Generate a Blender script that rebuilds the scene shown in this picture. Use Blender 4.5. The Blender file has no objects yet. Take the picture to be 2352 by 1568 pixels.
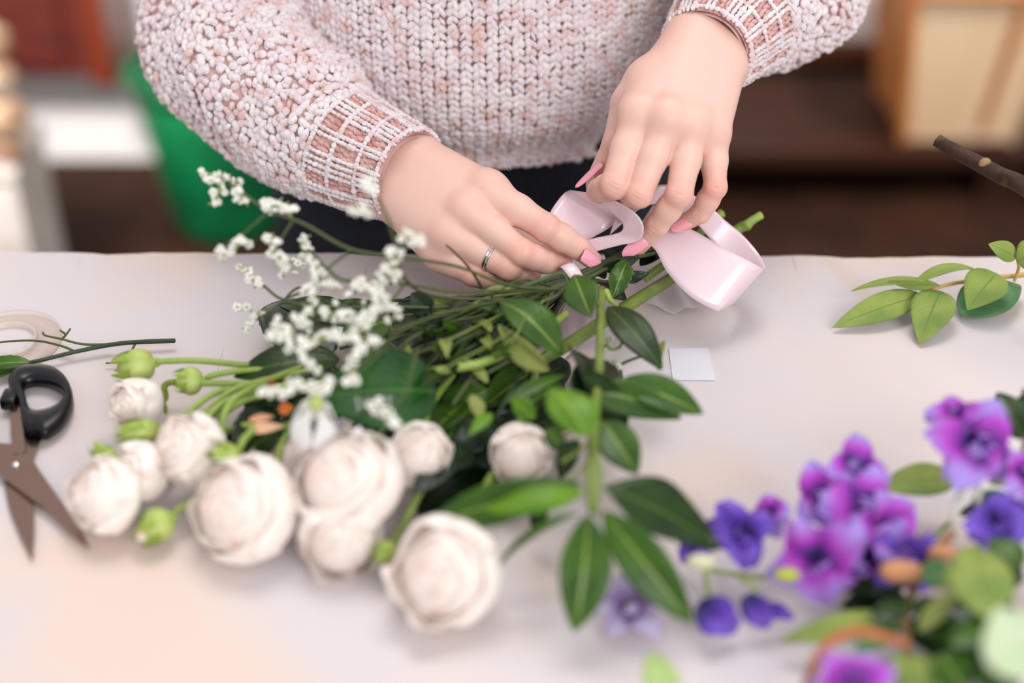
import bpy, math, random
import numpy as np
from mathutils import Vector, Matrix
random.seed(7); rng = np.random.default_rng(7)
S = bpy.context.scene
# ---------------------------------------------------------------- camera, light, exposure
FPX = 3267.0; PITCH = math.radians(35); TAB = 0.90; CAMZ = TAB + 0.55
cam = bpy.data.cameras.new('camera'); camo = bpy.data.objects.new('camera', cam); S.collection.objects.link(camo)
camo.location = (0, 0, CAMZ); camo.rotation_euler = (math.pi/2 - PITCH, 0, math.radians(0.0))
cam.sensor_width = 36; cam.lens = 36*FPX/2352; cam.clip_start = 0.05
cam.dof.use_dof = True; cam.dof.focus_distance = 0.948; cam.dof.aperture_fstop = 1.9
S.camera = camo
w = bpy.data.worlds.new('world'); S.world = w; w.use_nodes = True
w.node_tree.nodes['Background'].inputs[0].default_value = (0.98, 0.975, 1.0, 1)
w.node_tree.nodes['Background'].inputs[1].default_value = 0.56
def area(name, loc, aim, size, power, col):
    l = bpy.data.lights.new(name, 'AREA'); l.energy = power; l.size = size; l.color = col
    o = bpy.data.objects.new(name, l); S.collection.objects.link(o); o.location = loc
    o.rotation_euler = (Vector(aim)-Vector(loc)).to_track_quat('-Z', 'Y').to_euler()
area('window_light', (1.6, -2.6, 3.2), (0.2, 1.0, 0.95), 2.2, 85, (1.0, 0.985, 0.965))
def spot(name, loc, aim, power, deg, col=(1.0, 0.97, 0.94)):
    l = bpy.data.lights.new(name, 'SPOT'); l.energy = power; l.spot_size = math.radians(deg); l.spot_blend = .6; l.shadow_soft_size = .15; l.color = col
    o = bpy.data.objects.new(name, l); S.collection.objects.link(o); o.location = loc
    o.rotation_euler = (Vector(aim)-Vector(loc)).to_track_quat('-Z', 'Y').to_euler()
spot('added_wall_fill', (-0.8, 1.3, 1.55), (-1.0, 2.8, 0.25), 190, 70)  # unseen fill light, added to brighten the left back wall
spot('added_planter_fill', (1.3, 1.5, 2.7), (1.0, 2.8, 0.4), 200, 60)  # unseen fill light, added to brighten the planter and the wall behind
area('skylight', (0.0, 1.5, 3.1), (0.15, 0.9, 0.9), 1.1, 24, (1.0, 0.97, 0.95))
S.view_settings.view_transform = 'Standard'; S.view_settings.look = 'None'
S.view_settings.gamma = 1; S.view_settings.use_curve_mapping = False
S.view_settings.exposure = 0.38
# ---------------------------------------------------------------- helpers
FW = np.array([0, math.cos(PITCH), -math.sin(PITCH)]); UP = np.array([0, math.sin(PITCH), math.cos(PITCH)]); RT = np.array([1., 0, 0])
CP = np.array([0, 0, CAMZ])
def ray(u, v): return FW + RT*(u-1176)/FPX - UP*(v-784)/FPX
def PD(u, v, d): return CP + ray(u, v)*d                     # point at distance d along the view axis
def PH(u, v, h=0.0):                                         # point h metres above the table
    r = ray(u, v); return CP + r*((TAB+h-CAMZ)/r[2])
def PY(u, v, y): r = ray(u, v); return CP + r*(y/r[1])
def nrm(a): a = np.asarray(a, float); return a/(np.linalg.norm(a)+1e-12)
def lin(c): return tuple((x/12.92 if x <= .04045 else ((x+.055)/1.055)**2.4) for x in c)
def rgb(r, g, b): return lin((r/255, g/255, b/255))

class MB:                                                    # mesh builder
    def __init__(s): s.v = []; s.f = []; s.m = []; s.uv = []; s.n = 0
    def add(s, v, f, mi=0, uv=None):
        v = np.asarray(v, float).reshape(-1, 3); f = np.asarray(f, int)
        s.v.append(v); s.f.append(f+s.n); s.m.append(np.full(len(f), mi)); s.n += len(v)
        s.uv.append(np.zeros((len(v), 2)) if uv is None else np.asarray(uv, float))
        return s
    def mesh(s, name, origin, mats, smooth=True):
        v = np.concatenate(s.v)-np.asarray(origin); me = bpy.data.meshes.new(name)
        uvv = np.concatenate(s.uv)
        nf = sum(len(f) for f in s.f); 
        loops = np.concatenate([f.ravel() for f in s.f]); tot = np.concatenate([np.full(len(f), f.shape[1]) for f in s.f])
        me.vertices.add(len(v)); me.vertices.foreach_set('co', v.ravel())
        me.loops.add(len(loops)); me.loops.foreach_set('vertex_index', loops.astype(np.int32))
        me.polygons.add(nf); st = np.concatenate([[0], np.cumsum(tot)[:-1]])
        me.polygons.foreach_set('loop_start', st.astype(np.int32)); me.polygons.foreach_set('loop_total', tot.astype(np.int32))
        me.polygons.foreach_set('material_index', np.concatenate(s.m).astype(np.int32))
        me.polygons.foreach_set('use_smooth', np.full(nf, smooth))
        l = me.uv_layers.new(name='UVMap'); l.data.foreach_set('uv', uvv[loops].ravel())
        for m in (mats if isinstance(mats, (list, tuple)) else [mats]): me.materials.append(m)
        me.update(calc_edges=True); me.validate(); return me
WL = {}
def thing(name, label, cat, loc, group=None):
    o = bpy.data.objects.new(name, None); S.collection.objects.link(o); o.location = tuple(loc); o.empty_display_size = .02
    o['label'] = label; o['category'] = cat
    if group: o['group'] = group
    WL[o.name] = np.array(loc, float); return o
def part(name, mb, mats, parent=None, label=None, loc=None, smooth=True):
    org = np.asarray(loc, float) if loc is not None else np.concatenate(mb.v).mean(0)
    o = bpy.data.objects.new(name, mb.mesh(name, org, mats, smooth)); S.collection.objects.link(o)
    WL[o.name] = org
    if parent is not None:
        o.parent = parent; o.location = tuple(org-WL[parent.name])
    else: o.location = tuple(org)
    if label: o['label'] = label
    return o
def single(name, mb, mats, label, cat, group=None, smooth=True):
    o = part(name, mb, mats, None, label, smooth=smooth); o['category'] = cat
    if group: o['group'] = group
    return o
def struct(name, mb, mats, smooth=False):
    o = part(name, mb, mats, smooth=smooth); o['kind'] = 'structure'; return o
def solid(o, t, mo=0, off=0):
    m = o.modifiers.new('thickness', 'SOLIDIFY'); m.thickness = t; m.offset = off; m.material_offset = mo; return o
def bevel(o, w, seg=2):
    m = o.modifiers.new('bevel', 'BEVEL'); m.width = w; m.segments = seg; m.limit_method = 'ANGLE'; return o
def grid_faces(a, b, wrap=False):
    i, j = np.meshgrid(np.arange(a-1), np.arange(b if wrap else b-1), indexing='ij'); k = (j+1) % b
    return np.stack([i*b+j, (i+1)*b+j, (i+1)*b+k, i*b+k], -1).reshape(-1, 4)
def box(c, s, rot=0, taper=1.0):
    x, y, z = np.array(s)/2; t = taper
    v = np.array([(-x*t, -y*t, -z), (x*t, -y*t, -z), (x*t, y*t, -z), (-x*t, y*t, -z), (-x, -y, z), (x, -y, z), (x, y, z), (-x, y, z)])
    cr, sr = math.cos(rot), math.sin(rot); v = np.stack([v[:, 0]*cr-v[:, 1]*sr, v[:, 0]*sr+v[:, 1]*cr, v[:, 2]], 1)+np.array(c)
    return v, np.array([(0, 3, 2, 1), (4, 5, 6, 7), (0, 1, 5, 4), (1, 2, 6, 5), (2, 3, 7, 6), (3, 0, 4, 7)])
def B(c, s, **k): return MB().add(*box(c, s, **k))
def spline(P, n):                                            # Catmull-Rom through rows of P
    P = np.asarray(P, float); m = len(P)
    if m == 2: t = np.linspace(0, 1, n)[:, None]; return P[0]*(1-t)+P[1]*t
    Q = np.vstack([2*P[0]-P[1], P, 2*P[-1]-P[-2]]); ts = np.linspace(0, m-1-1e-9, n); out = []
    for t in ts:
        i = int(t); f = t-i; a, b, c, d = Q[i:i+4]
        out.append(.5*((2*b)+(-a+c)*f+(2*a-5*b+4*c-d)*f*f+(-a+3*b-3*c+d)*f**3))
    return np.array(out)
def frames(C):
    T = np.gradient(C, axis=0); T /= np.linalg.norm(T, axis=1)[:, None]+1e-12
    N = []; n = nrm(np.cross(T[0], [0.13, .2, 1]))
    for t in T: n = nrm(n-t*np.dot(n, t)); N.append(n)
    N = np.array(N); return T, N, np.cross(T, N)
def tube(P, R, n=None, k=8, mb=None, mi=0, cap=True):        # P rows xyz, R radii
    n = n or max(6, len(P)*5); Q = np.hstack([np.asarray(P, float), np.broadcast_to(np.asarray(R, float).reshape(-1, 1), (len(P), 1))])
    C = spline(Q, n); r = C[:, 3:4]; C = C[:, :3]; T, N, Bn = frames(C)
    a = np.linspace(0, 2*np.pi, k, endpoint=False)
    V = C[:, None]+r[:, :, None]*(np.cos(a)[None, :, None]*N[:, None]+np.sin(a)[None, :, None]*Bn[:, None])
    mb = mb or MB(); uv = np.stack(np.meshgrid(np.linspace(0, 1, n), np.linspace(0, 1, k), indexing='ij'), -1).reshape(-1, 2)
    mb.add(V.reshape(-1, 3), grid_faces(n, k, True), mi, uv)
    if cap:
        for e, c, s in ((0, C[0]-T[0]*r[0]*.3, 1), (n-1, C[-1]+T[-1]*r[-1]*.3, -1)):
            vv = np.vstack([V[e], c]); j = np.arange(k); f = np.stack([j, (j+1) % k, np.full(k, k)], 1)
            mb.add(vv, f[:, ::s], mi)
    return mb
def ball(c, r, mb=None, mi=0, nu=10, nv=7, scale=(1, 1, 1), M=None):
    th = np.linspace(0, np.pi, nv); ph = np.linspace(0, 2*np.pi, nu, endpoint=False)
    V = np.stack([np.outer(np.sin(th), np.cos(ph)), np.outer(np.sin(th), np.sin(ph)), np.outer(np.cos(th), np.ones(nu))], -1).reshape(-1, 3)*np.array(scale)*r
    if M is not None: V = V@M
    return (mb or MB()).add(V+np.array(c), grid_faces(nv, nu, True), mi)
# ---------------------------------------------------------------- materials
def mat(name, c1, rough=.5, c2=None, nscale=20, c3=None, bump=0, bscale=200, spec=.5, sss=0, sssr=.01, sheen=0, coat=0, trans=0, alpha=1, metal=0, contrast=(.35, .65), stretch=None, detail=3):
    m = bpy.data.materials.new(name); m.use_nodes = True; nt = m.node_tree; p = nt.nodes['Principled BSDF']
    p.inputs['Base Color'].default_value = (*c1, 1); p.inputs['Roughness'].default_value = rough
    p.inputs['Specular IOR Level'].default_value = spec; p.inputs['Metallic'].default_value = metal
    p.inputs['Coat Weight'].default_value = coat; p.inputs['Sheen Weight'].default_value = sheen; p.inputs['Alpha'].default_value = alpha
    p.inputs['Transmission Weight'].default_value = trans
    if sss:
        p.inputs['Subsurface Weight'].default_value = sss; p.inputs['Subsurface Radius'].default_value = (1, .45, .25); p.inputs['Subsurface Scale'].default_value = sssr
    tc = nt.nodes.new('ShaderNodeTexCoord'); src = tc.outputs['Object']
    if stretch:
        mp = nt.nodes.new('ShaderNodeMapping'); mp.inputs['Scale'].default_value = stretch; nt.links.new(src, mp.inputs[0]); src = mp.outputs[0]
    if c2 is not None:
        nz = nt.nodes.new('ShaderNodeTexNoise'); nz.inputs['Scale'].default_value = nscale; nz.inputs['Detail'].default_value = detail; nt.links.new(src, nz.inputs[0])
        cr = nt.nodes.new('ShaderNodeValToRGB'); e = cr.color_ramp.elements
        e[0].position = contrast[0]; e[0].color = (*c1, 1); e[1].position = contrast[1]; e[1].color = (*c2, 1)
        if c3 is not None: x = e.new((contrast[0]+contrast[1])/2); x.color = (*c3, 1)
        nt.links.new(nz.outputs[0], cr.inputs[0]); nt.links.new(cr.outputs[0], p.inputs['Base Color'])
    if bump:
        nb = nt.nodes.new('ShaderNodeTexNoise'); nb.inputs['Scale'].default_value = bscale; nb.inputs['Detail'].default_value = 4; nt.links.new(src, nb.inputs[0])
        bp = nt.nodes.new('ShaderNodeBump'); bp.inputs['Strength'].default_value = bump; bp.inputs['Distance'].default_value = .002
        nt.links.new(nb.outputs[0], bp.inputs['Height']); nt.links.new(bp.outputs[0], p.inputs['Normal'])
    return m
def leafmat(name, c1, c2, vein, rough=.38, coat=.08, trans=.15):
    m = mat(name, c1, rough, c2, 40, bump=.15, bscale=300, coat=coat, spec=.3); nt = m.node_tree; p = nt.nodes['Principled BSDF']
    src = p.inputs['Base Color'].links[0].from_socket
    uv = nt.nodes.new('ShaderNodeUVMap'); sx = nt.nodes.new('ShaderNodeSeparateXYZ'); nt.links.new(uv.outputs[0], sx.inputs[0])
    def M(op, a, b=None, c=None):
        n = nt.nodes.new('ShaderNodeMath'); n.operation = op
        for i, x in enumerate((a, b, c)):
            if x is None: continue
            if isinstance(x, (int, float)): n.inputs[i].default_value = x
            else: nt.links.new(x, n.inputs[i])
        return n.outputs[0]
    d = M('ABSOLUTE', M('SUBTRACT', sx.outputs[1], .5))          # distance from the midrib
    mid = M('SUBTRACT', 1, M('SMOOTH_MIN', 1, M('DIVIDE', d, .035), .2))
    side = M('FRACT', M('SUBTRACT', M('MULTIPLY', sx.outputs[0], 9), M('MULTIPLY', d, 7)))
    sv = M('MULTIPLY', M('GREATER_THAN', M('ABSOLUTE', M('SUBTRACT', side, .5)), .465), .35)
    f = M('MAXIMUM', M('MAXIMUM', mid, 0), sv)
    mx = nt.nodes.new('ShaderNodeMix'); mx.data_type = 'RGBA'; nt.links.new(f, mx.inputs[0]); nt.links.new(src, mx.inputs[6])
    mx.inputs[7].default_value = (*vein, 1); nt.links.new(mx.outputs[2], p.inputs['Base Color'])
    tr = nt.nodes.new('ShaderNodeBsdfTranslucent'); nt.links.new(mx.outputs[2], tr.inputs[0])
    ms = nt.nodes.new('ShaderNodeMixShader'); ms.inputs[0].default_value = trans
    nt.links.new(p.outputs[0], ms.inputs[1]); nt.links.new(tr.outputs[0], ms.inputs[2]); nt.links.new(ms.outputs[0], nt.nodes['Material Output'].inputs[0])
    return m
def petalmat(name, tip, base, deep, nscale=25, trans=.25, p0=.15, p1=.8, rough=.6):   # colour runs from the petal's base to its tip
    m = mat(name, tip, rough, sheen=.2); nt = m.node_tree; p = nt.nodes['Principled BSDF']
    uv = nt.nodes.new('ShaderNodeUVMap'); sx = nt.nodes.new('ShaderNodeSeparateXYZ'); nt.links.new(uv.outputs[0], sx.inputs[0])
    tc = nt.nodes.new('ShaderNodeTexCoord'); nz = nt.nodes.new('ShaderNodeTexNoise'); nz.inputs['Scale'].default_value = nscale; nt.links.new(tc.outputs['Object'], nz.inputs[0])
    a = nt.nodes.new('ShaderNodeMath'); a.operation = 'MULTIPLY_ADD'; nt.links.new(nz.outputs[0], a.inputs[0]); a.inputs[1].default_value = 1.4; a.inputs[2].default_value = -.7
    b = nt.nodes.new('ShaderNodeMath'); b.operation = 'ADD'; nt.links.new(a.outputs[0], b.inputs[0]); nt.links.new(sx.outputs[0], b.inputs[1])
    cr = nt.nodes.new('ShaderNodeValToRGB'); e = cr.color_ramp.elements
    e[0].position = p0; e[0].color = (*deep, 1); e[1].position = p1; e[1].color = (*tip, 1); x = e.new((p0+p1)/2); x.color = (*base, 1)
    nt.links.new(b.outputs[0], cr.inputs[0]); nt.links.new(cr.outputs[0], p.inputs['Base Color'])
    tr = nt.nodes.new('ShaderNodeBsdfTranslucent'); nt.links.new(cr.outputs[0], tr.inputs[0])
    ms = nt.nodes.new('ShaderNodeMixShader'); ms.inputs[0].default_value = trans
    nt.links.new(p.outputs[0], ms.inputs[1]); nt.links.new(tr.outputs[0], ms.inputs[2]); nt.links.new(ms.outputs[0], nt.nodes['Material Output'].inputs[0])
    return m
# ---------------------------------------------------------------- the room
EDGE = PH(1176, 585, 0)[1]                                   # the table's far edge
def tablemat():
    m = mat('painted_board', rgb(209, 197, 194), .55, rgb(215, 195, 184), 4.5, rgb(204, 197, 200), bump=.04, bscale=60, contrast=(.36, .62), spec=.25)
    nt = m.node_tree; p = nt.nodes['Principled BSDF']; src = p.inputs['Base Color'].links[0].from_socket
    tc = nt.nodes.new('ShaderNodeTexCoord')
    def layer(src, scale, thr, col, st, amt, dist=2.0):
        mp = nt.nodes.new('ShaderNodeMapping'); mp.inputs['Scale'].default_value = st; mp.inputs['Rotation'].default_value = (0, 0, .5*scale); nt.links.new(tc.outputs['Object'], mp.inputs[0])
        nz = nt.nodes.new('ShaderNodeTexNoise'); nz.inputs['Scale'].default_value = scale; nz.inputs['Distortion'].default_value = dist; nt.links.new(mp.outputs[0], nz.inputs[0])
        cr = nt.nodes.new('ShaderNodeValToRGB'); e = cr.color_ramp.elements; e[0].position = thr; e[0].color = (0, 0, 0, 1); e[1].position = thr+.02; e[1].color = (amt, amt, amt, 1)
        nt.links.new(nz.outputs[0], cr.inputs[0])
        mx = nt.nodes.new('ShaderNodeMix'); mx.data_type = 'RGBA'; nt.links.new(cr.outputs[0], mx.inputs[0]); nt.links.new(src, mx.inputs[6]); mx.inputs[7].default_value = (*col, 1)
        return mx.outputs[2]
    src = layer(src, 3.1, .66, rgb(206, 186, 168), (1, 1, 1), .5)
    src = layer(src, 90, .80, rgb(120, 105, 95), (1, 1, 1), .7, 0)
    src = layer(src, 8, .735, rgb(150, 140, 135), (14, .6, 1), .5, .5)
    src = layer(src, 7, .74, rgb(160, 150, 145), (.5, 12, 1), .4, .5)
    nt.links.new(src, p.inputs['Base Color']); return m
t = thing('work_table', 'large white painted work table the bouquet lies on', 'table', (0, EDGE-.5, 0))
top = MB(); xs = np.linspace(-1.3, 1.3, 240)
nick = lambda x: .0012*np.sin(x*37)*np.sin(x*91+1)-.0018*(np.sin(x*23+2) > .93)
yb = EDGE+np.array([nick(x) for x in xs]) - 0.010*xs
V = np.concatenate([np.stack([xs, np.full(240, EDGE-1.1), np.full(240, z)], 1) if k == 0 else np.stack([xs, yb, np.full(240, z)], 1) for k, z in ((0, TAB), (1, TAB), (1, TAB-.035), (0, TAB-.035))])
top.add(V, grid_faces(4, 240)[:, ::-1]); top.add(V, [[0, 240, 480, 720], [239, 719, 479, 959]][0:1]); i = np.arange(239); top.add(V, np.stack([i, i+1, i+721, i+720], 1))
tabm = tablemat(); o = part('tabletop', top, tabm, t, smooth=False, loc=(0, EDGE-.5, TAB))
legm = mat('dark_leg_wood', rgb(90, 66, 50), .6)
for x in (-1.2, 1.2):
    for y in (EDGE-1.02, EDGE-.08): part('leg', B((x, y, (TAB-.036)/2), (.07, .07, TAB-.036)), legm, t, smooth=False)
floorm = mat('dark_floor', rgb(56, 32, 20), .7, rgb(36, 20, 13), 5, rgb(47, 26, 17), bump=.2, bscale=30, spec=.15)
struct('floor', B((0, 1.2, -.02), (7, 5.5, .04)), floorm)
wallm = mat('white_plaster', rgb(240, 235, 232), .7, rgb(232, 228, 224), 2, bump=.1, bscale=40)
struct('wall_back', B((1.3, 3.09, .85), (4.6, .1, 1.7)), wallm)
struct('wall_left', B((-2.15, 2.95, .85), (2.86, .38, 1.7)), wallm)
redw = mat('red_brown_wood', rgb(92, 26, 12), .6, rgb(70, 18, 9), 6, stretch=(1, 1, 6))
struct('trim_1', B((.8, 3.015, .14), (3, .04, .045)), mat('rail_wood', rgb(96, 48, 30), .5))
struct('recess_shade_strip', B((.8, 3.02, .055), (3, .04, .11)), mat('recess_shade', rgb(16, 10, 8), .7))  # black strip standing in for the shade of the recess below the rail
# hanging cabinet, top left
c = thing('wall_cabinet', 'red-brown wooden cabinet against the white wall, top left', 'cabinet', (-1.2, 2.68, .25))
part('body', B((-1.22, 2.68, .55), (.84, .16, .56)), redw, c, smooth=False)
part('door', B((-1.25, 2.592, .56), (.76, .02, .52)), redw, c, smooth=False)
part('side_post', B((PY(256, 100, 2.6)[0], 2.60, PY(256, 152, 2.6)[2]+.33), (.042, .18, .66)), mat('orange_wood', rgb(104, 40, 18), .4), c, 'orange-brown edge post', smooth=False)
# low dark bench the planter stands on
bench = thing('low_platform', 'low dark brown wooden platform carrying the wooden planter', 'platform', (.95, 2.75, 0))
darkw = mat('dark_planks', rgb(62, 34, 22), .6, rgb(40, 22, 15), 5, stretch=(.4, 6, 1), bump=.2, bscale=20, spec=.15)
for k in range(3): part('plank', B((1.0, 2.62+.125*k, .105), (2.0, .118, .03)), darkw, bench, smooth=False)
for x in (.1, 1.0, 1.9): part('foot', B((x, 2.745, .045), (.08, .34, .09)), darkw, bench, smooth=False)
# tapered wooden planter
pb = PY(2188, 345, 2.60); planter = thing('wooden_planter', 'tapered pale wooden planter box on the dark platform', 'planter', (pb[0], 2.70, .126))
pale = mat('pale_wood', rgb(238, 208, 172), .6, rgb(226, 190, 150), 8, stretch=(1, 1, .2)); orw = mat('honey_wood', rgb(200, 128, 62), .6, rgb(180, 108, 50), 10)
H, w0, w1 = .37, .105, .150
def quadpanel(a, b, c_, d, th, n):
    v = np.array([a, b, c_, d]); v2 = v+nrm(n)*th
    return MB().add(np.vstack([v, v2]), [(0, 1, 2, 3), (7, 6, 5, 4), (0, 4, 5, 1), (1, 5, 6, 2), (2, 6, 7, 3), (3, 7, 4, 0)])
cx, cy, cz = pb[0], 2.70, .130
def ring(z, wd): return [np.array((cx+sx*wd, cy+sy*wd, cz+z)) for sx, sy in ((-1, -1), (1, -1), (1, 1), (-1, 1))]
lo, hi = ring(0, w0), ring(H, w1)
for k in range(4):
    n = (lo[(k+1) % 4]-lo[k]); n = np.array((-n[1], n[0], 0))
    part('side_board', quadpanel(lo[k], lo[(k+1) % 4], hi[(k+1) % 4], hi[k], .01, n), orw if k == 3 else pale, planter, smooth=False)
for k in range(4):
    a = lo[k]; b = hi[k]; mbp = MB(); off = nrm(a-np.array((cx, cy, a[2])))*.004
    part('corner_strip', tube([a+off, b+off], [.011, .013], 2, 4, mbp), orw if k in (0, 3) else pale, planter, smooth=False)
for k in range(4):
    a, b = hi[k], hi[(k+1) % 4]; part('rim', B((a+b)/2+(0, 0, .012), (abs(a-b)[0]+.03, abs(a-b)[1]+.03, .03)), pale, planter, smooth=False)
a, b = lo[0]*.28+lo[1]*.72, hi[0]*.28+hi[1]*.72; part('batten', tube([a+(0, -.004, .03), b+(0, -.004, -.06)], [.010, .010], 2, 4), orw, planter, smooth=False)
part('batten', tube([hi[0]+(.01, -.004, -.045), hi[1]+(-.01, -.004, -.045)], [.008, .008], 2, 4), orw, planter, smooth=False)
# green bucket
gb = PY(505, 455, 2.5); g = thing('green_bucket', 'bright green plastic bucket on the floor behind the person', 'bucket', (gb[0]+.02, 2.5, 0))
def lathe(c, prof, k=32, mb=None, mi=0):
    a = np.linspace(0, 2*np.pi, k, endpoint=False); P = np.array(prof)
    V = np.stack([c[0]+np.outer(P[:, 0], np.cos(a)), c[1]+np.outer(P[:, 0], np.sin(a)), c[2]+np.outer(P[:, 1], np.ones(k))], -1).reshape(-1, 3)
    return (mb or MB()).add(V, grid_faces(len(P), k, True), mi)
gm = mat('green_plastic', rgb(0, 104, 58), .35, rgb(0, 62, 36), 6, bump=.3, bscale=12)
part('pail', lathe((gb[0]+.02, 2.5, .004), [(0, 0), (.11, 0), (.115, .02), (.155, .33), (.15, .335), (.11, .025), (0, .02)]), gm, g)
part('rim', lathe((gb[0]+.02, 2.5, .334), [(.152, -.012), (.166, -.01), (.168, .008), (.15, .01), (.146, 0), (.152, -.012)]), gm, g)
# crate and timber offcuts, far left
lx = PY(20, 500, 2.0)[0]; wm = mat('white_crate_paint', rgb(205, 196, 190), .6, rgb(180, 168, 160), 8)
k = thing('white_crate', 'pale painted box holding wood offcuts at the far left', 'crate', (lx, 2.05, 0))
part('box_side', B((lx-.03, 2.05, .19), (.13, .16, .38), taper=.92), wm, k, smooth=False)
part('rim', B((lx-.03, 2.05, .388), (.14, .17, .015)), wm, k, smooth=False)
tan = mat('cut_timber', rgb(208, 178, 140), .7, rgb(150, 112, 80), 14)
for q, (du, v, r, lab) in enumerate([(42, 425, .022, 'brown timber offcut lowest on the pale box'), (30, 372, .034, 'thick tan timber offcut second on the stack'), (25, 312, .028, 'whitish timber offcut above the thick tan one'), (8, 235, .030, 'rounded tan timber offcut topmost of the stack')]):
    p0 = PY(du, v, 2.02); p0[2] = .396+[.022, .078, .142, .203][q]
    P = [p0+(-.12, .05, 0), p0+(-.03, 0, .002), p0+(.022+.01*(q == 1), -.03, 0)]
    single('timber_offcut', tube(P, [r, r*1.02, r*.9], 12, 9), [mat('timber', [rgb(110, 66, 36), rgb(205, 176, 140), rgb(214, 196, 182), rgb(196, 150, 110)][q], .7, rgb(150, 120, 96), 20)], lab, 'offcut', 'timber offcuts on the pale box')
# ---------------------------------------------------------------- the person
def surface_nets(F, org, h):
    s = F < 0; nx, ny, nz = F.shape
    cnt = sum(s[i:nx-1+i, j:ny-1+j, k:nz-1+k].astype(np.int8) for i in (0, 1) for j in (0, 1) for k in (0, 1))
    act = (cnt > 0) & (cnt < 8); idx = np.full(act.shape, -1, np.int64); C = np.argwhere(act); idx[act] = np.arange(len(C))
    acc = np.zeros((len(C), 3)); num = np.zeros(len(C)); cor = [(i, j, k) for i in (0, 1) for j in (0, 1) for k in (0, 1)]
    val = {c: F[C[:, 0]+c[0], C[:, 1]+c[1], C[:, 2]+c[2]] for c in cor}
    for c in cor:
        for ax in range(3):
            if c[ax]: continue
            d = list(c); d[ax] = 1; a, b = val[c], val[tuple(d)]; m = (a < 0) != (b < 0)
            t = np.where(m, a/(a-b+1e-20), 0); p = np.tile(np.array(c, float), (len(C), 1)); p[:, ax] += t
            acc[m] += p[m]; num[m] += 1
    V = (C+acc/num[:, None])*h+org; Q = []
    for ax in range(3):
        a = np.moveaxis(s, ax, 0); m = a[:-1] != a[1:]; m = np.moveaxis(m, 0, ax); E = np.argwhere(m)
        o1, o2 = [x for x in range(3) if x != ax]
        E = E[(E[:, o1] > 0) & (E[:, o2] > 0) & (E[:, o1] < F.shape[o1]-1) & (E[:, o2] < F.shape[o2]-1)]
        def cell(d1, d2): e = E.copy(); e[:, o1] -= d1; e[:, o2] -= d2; return idx[e[:, 0], e[:, 1], e[:, 2]]
        q = np.stack([cell(1, 1), cell(0, 1), cell(0, 0), cell(1, 0)], 1)
        fl = s[E[:, 0], E[:, 1], E[:, 2]]; fl = fl if ax != 1 else ~fl
        q[~fl] = q[~fl][:, ::-1]; Q.append(q)
    return V, np.vstack(Q)
class SDF:
    def __init__(s, lo, hi, h):
        s.lo = np.array(lo, float); s.h = h; s.n = np.ceil((np.array(hi)-lo)/h).astype(int)+1; s.ax = [s.lo[i]+np.arange(s.n[i])*h for i in range(3)]
    def new(s): return np.full(s.n, .05, np.float32)
    def cone(s, F, a, b, ra, rb, k, n=None, flat=1.0):       # smooth union with a tapered capsule
        a, b = np.array(a, float), np.array(b, float); R = max(ra, rb)+k+.006
        lo = np.maximum(((np.minimum(a, b)-R-s.lo)/s.h).astype(int), 0); hi = np.minimum(((np.maximum(a, b)+R-s.lo)/s.h).astype(int)+2, s.n)
        if (hi <= lo).any(): return F
        sl = tuple(slice(lo[i], hi[i]) for i in range(3))
        X, Y, Z = [x.astype(np.float32) for x in np.meshgrid(*[s.ax[i][sl[i]] for i in range(3)], indexing='ij')]
        ba = b-a; L = ba@ba+1e-12
        t = np.clip(((X-a[0])*ba[0]+(Y-a[1])*ba[1]+(Z-a[2])*ba[2])/L, 0, 1)
        wx, wy, wz = X-a[0]-t*ba[0], Y-a[1]-t*ba[1], Z-a[2]-t*ba[2]; q = wx*wx+wy*wy+wz*wz
        if n is not None: d = wx*n[0]+wy*n[1]+wz*n[2]; q = q+(flat*flat-1)*d*d
        D = np.sqrt(q)-(ra+(rb-ra)*t); G = F[sl]
        if k > 0: hh = np.clip(.5+.5*(G-D)/k, 0, 1); F[sl] = G*(1-hh)+D*hh-k*hh*(1-hh)
        else: F[sl] = np.minimum(G, D)
        return F
def smin(a, b, k): h = np.clip(.5+.5*(a-b)/k, 0, 1); return a*(1-h)+b*h-k*h*(1-h)
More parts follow.
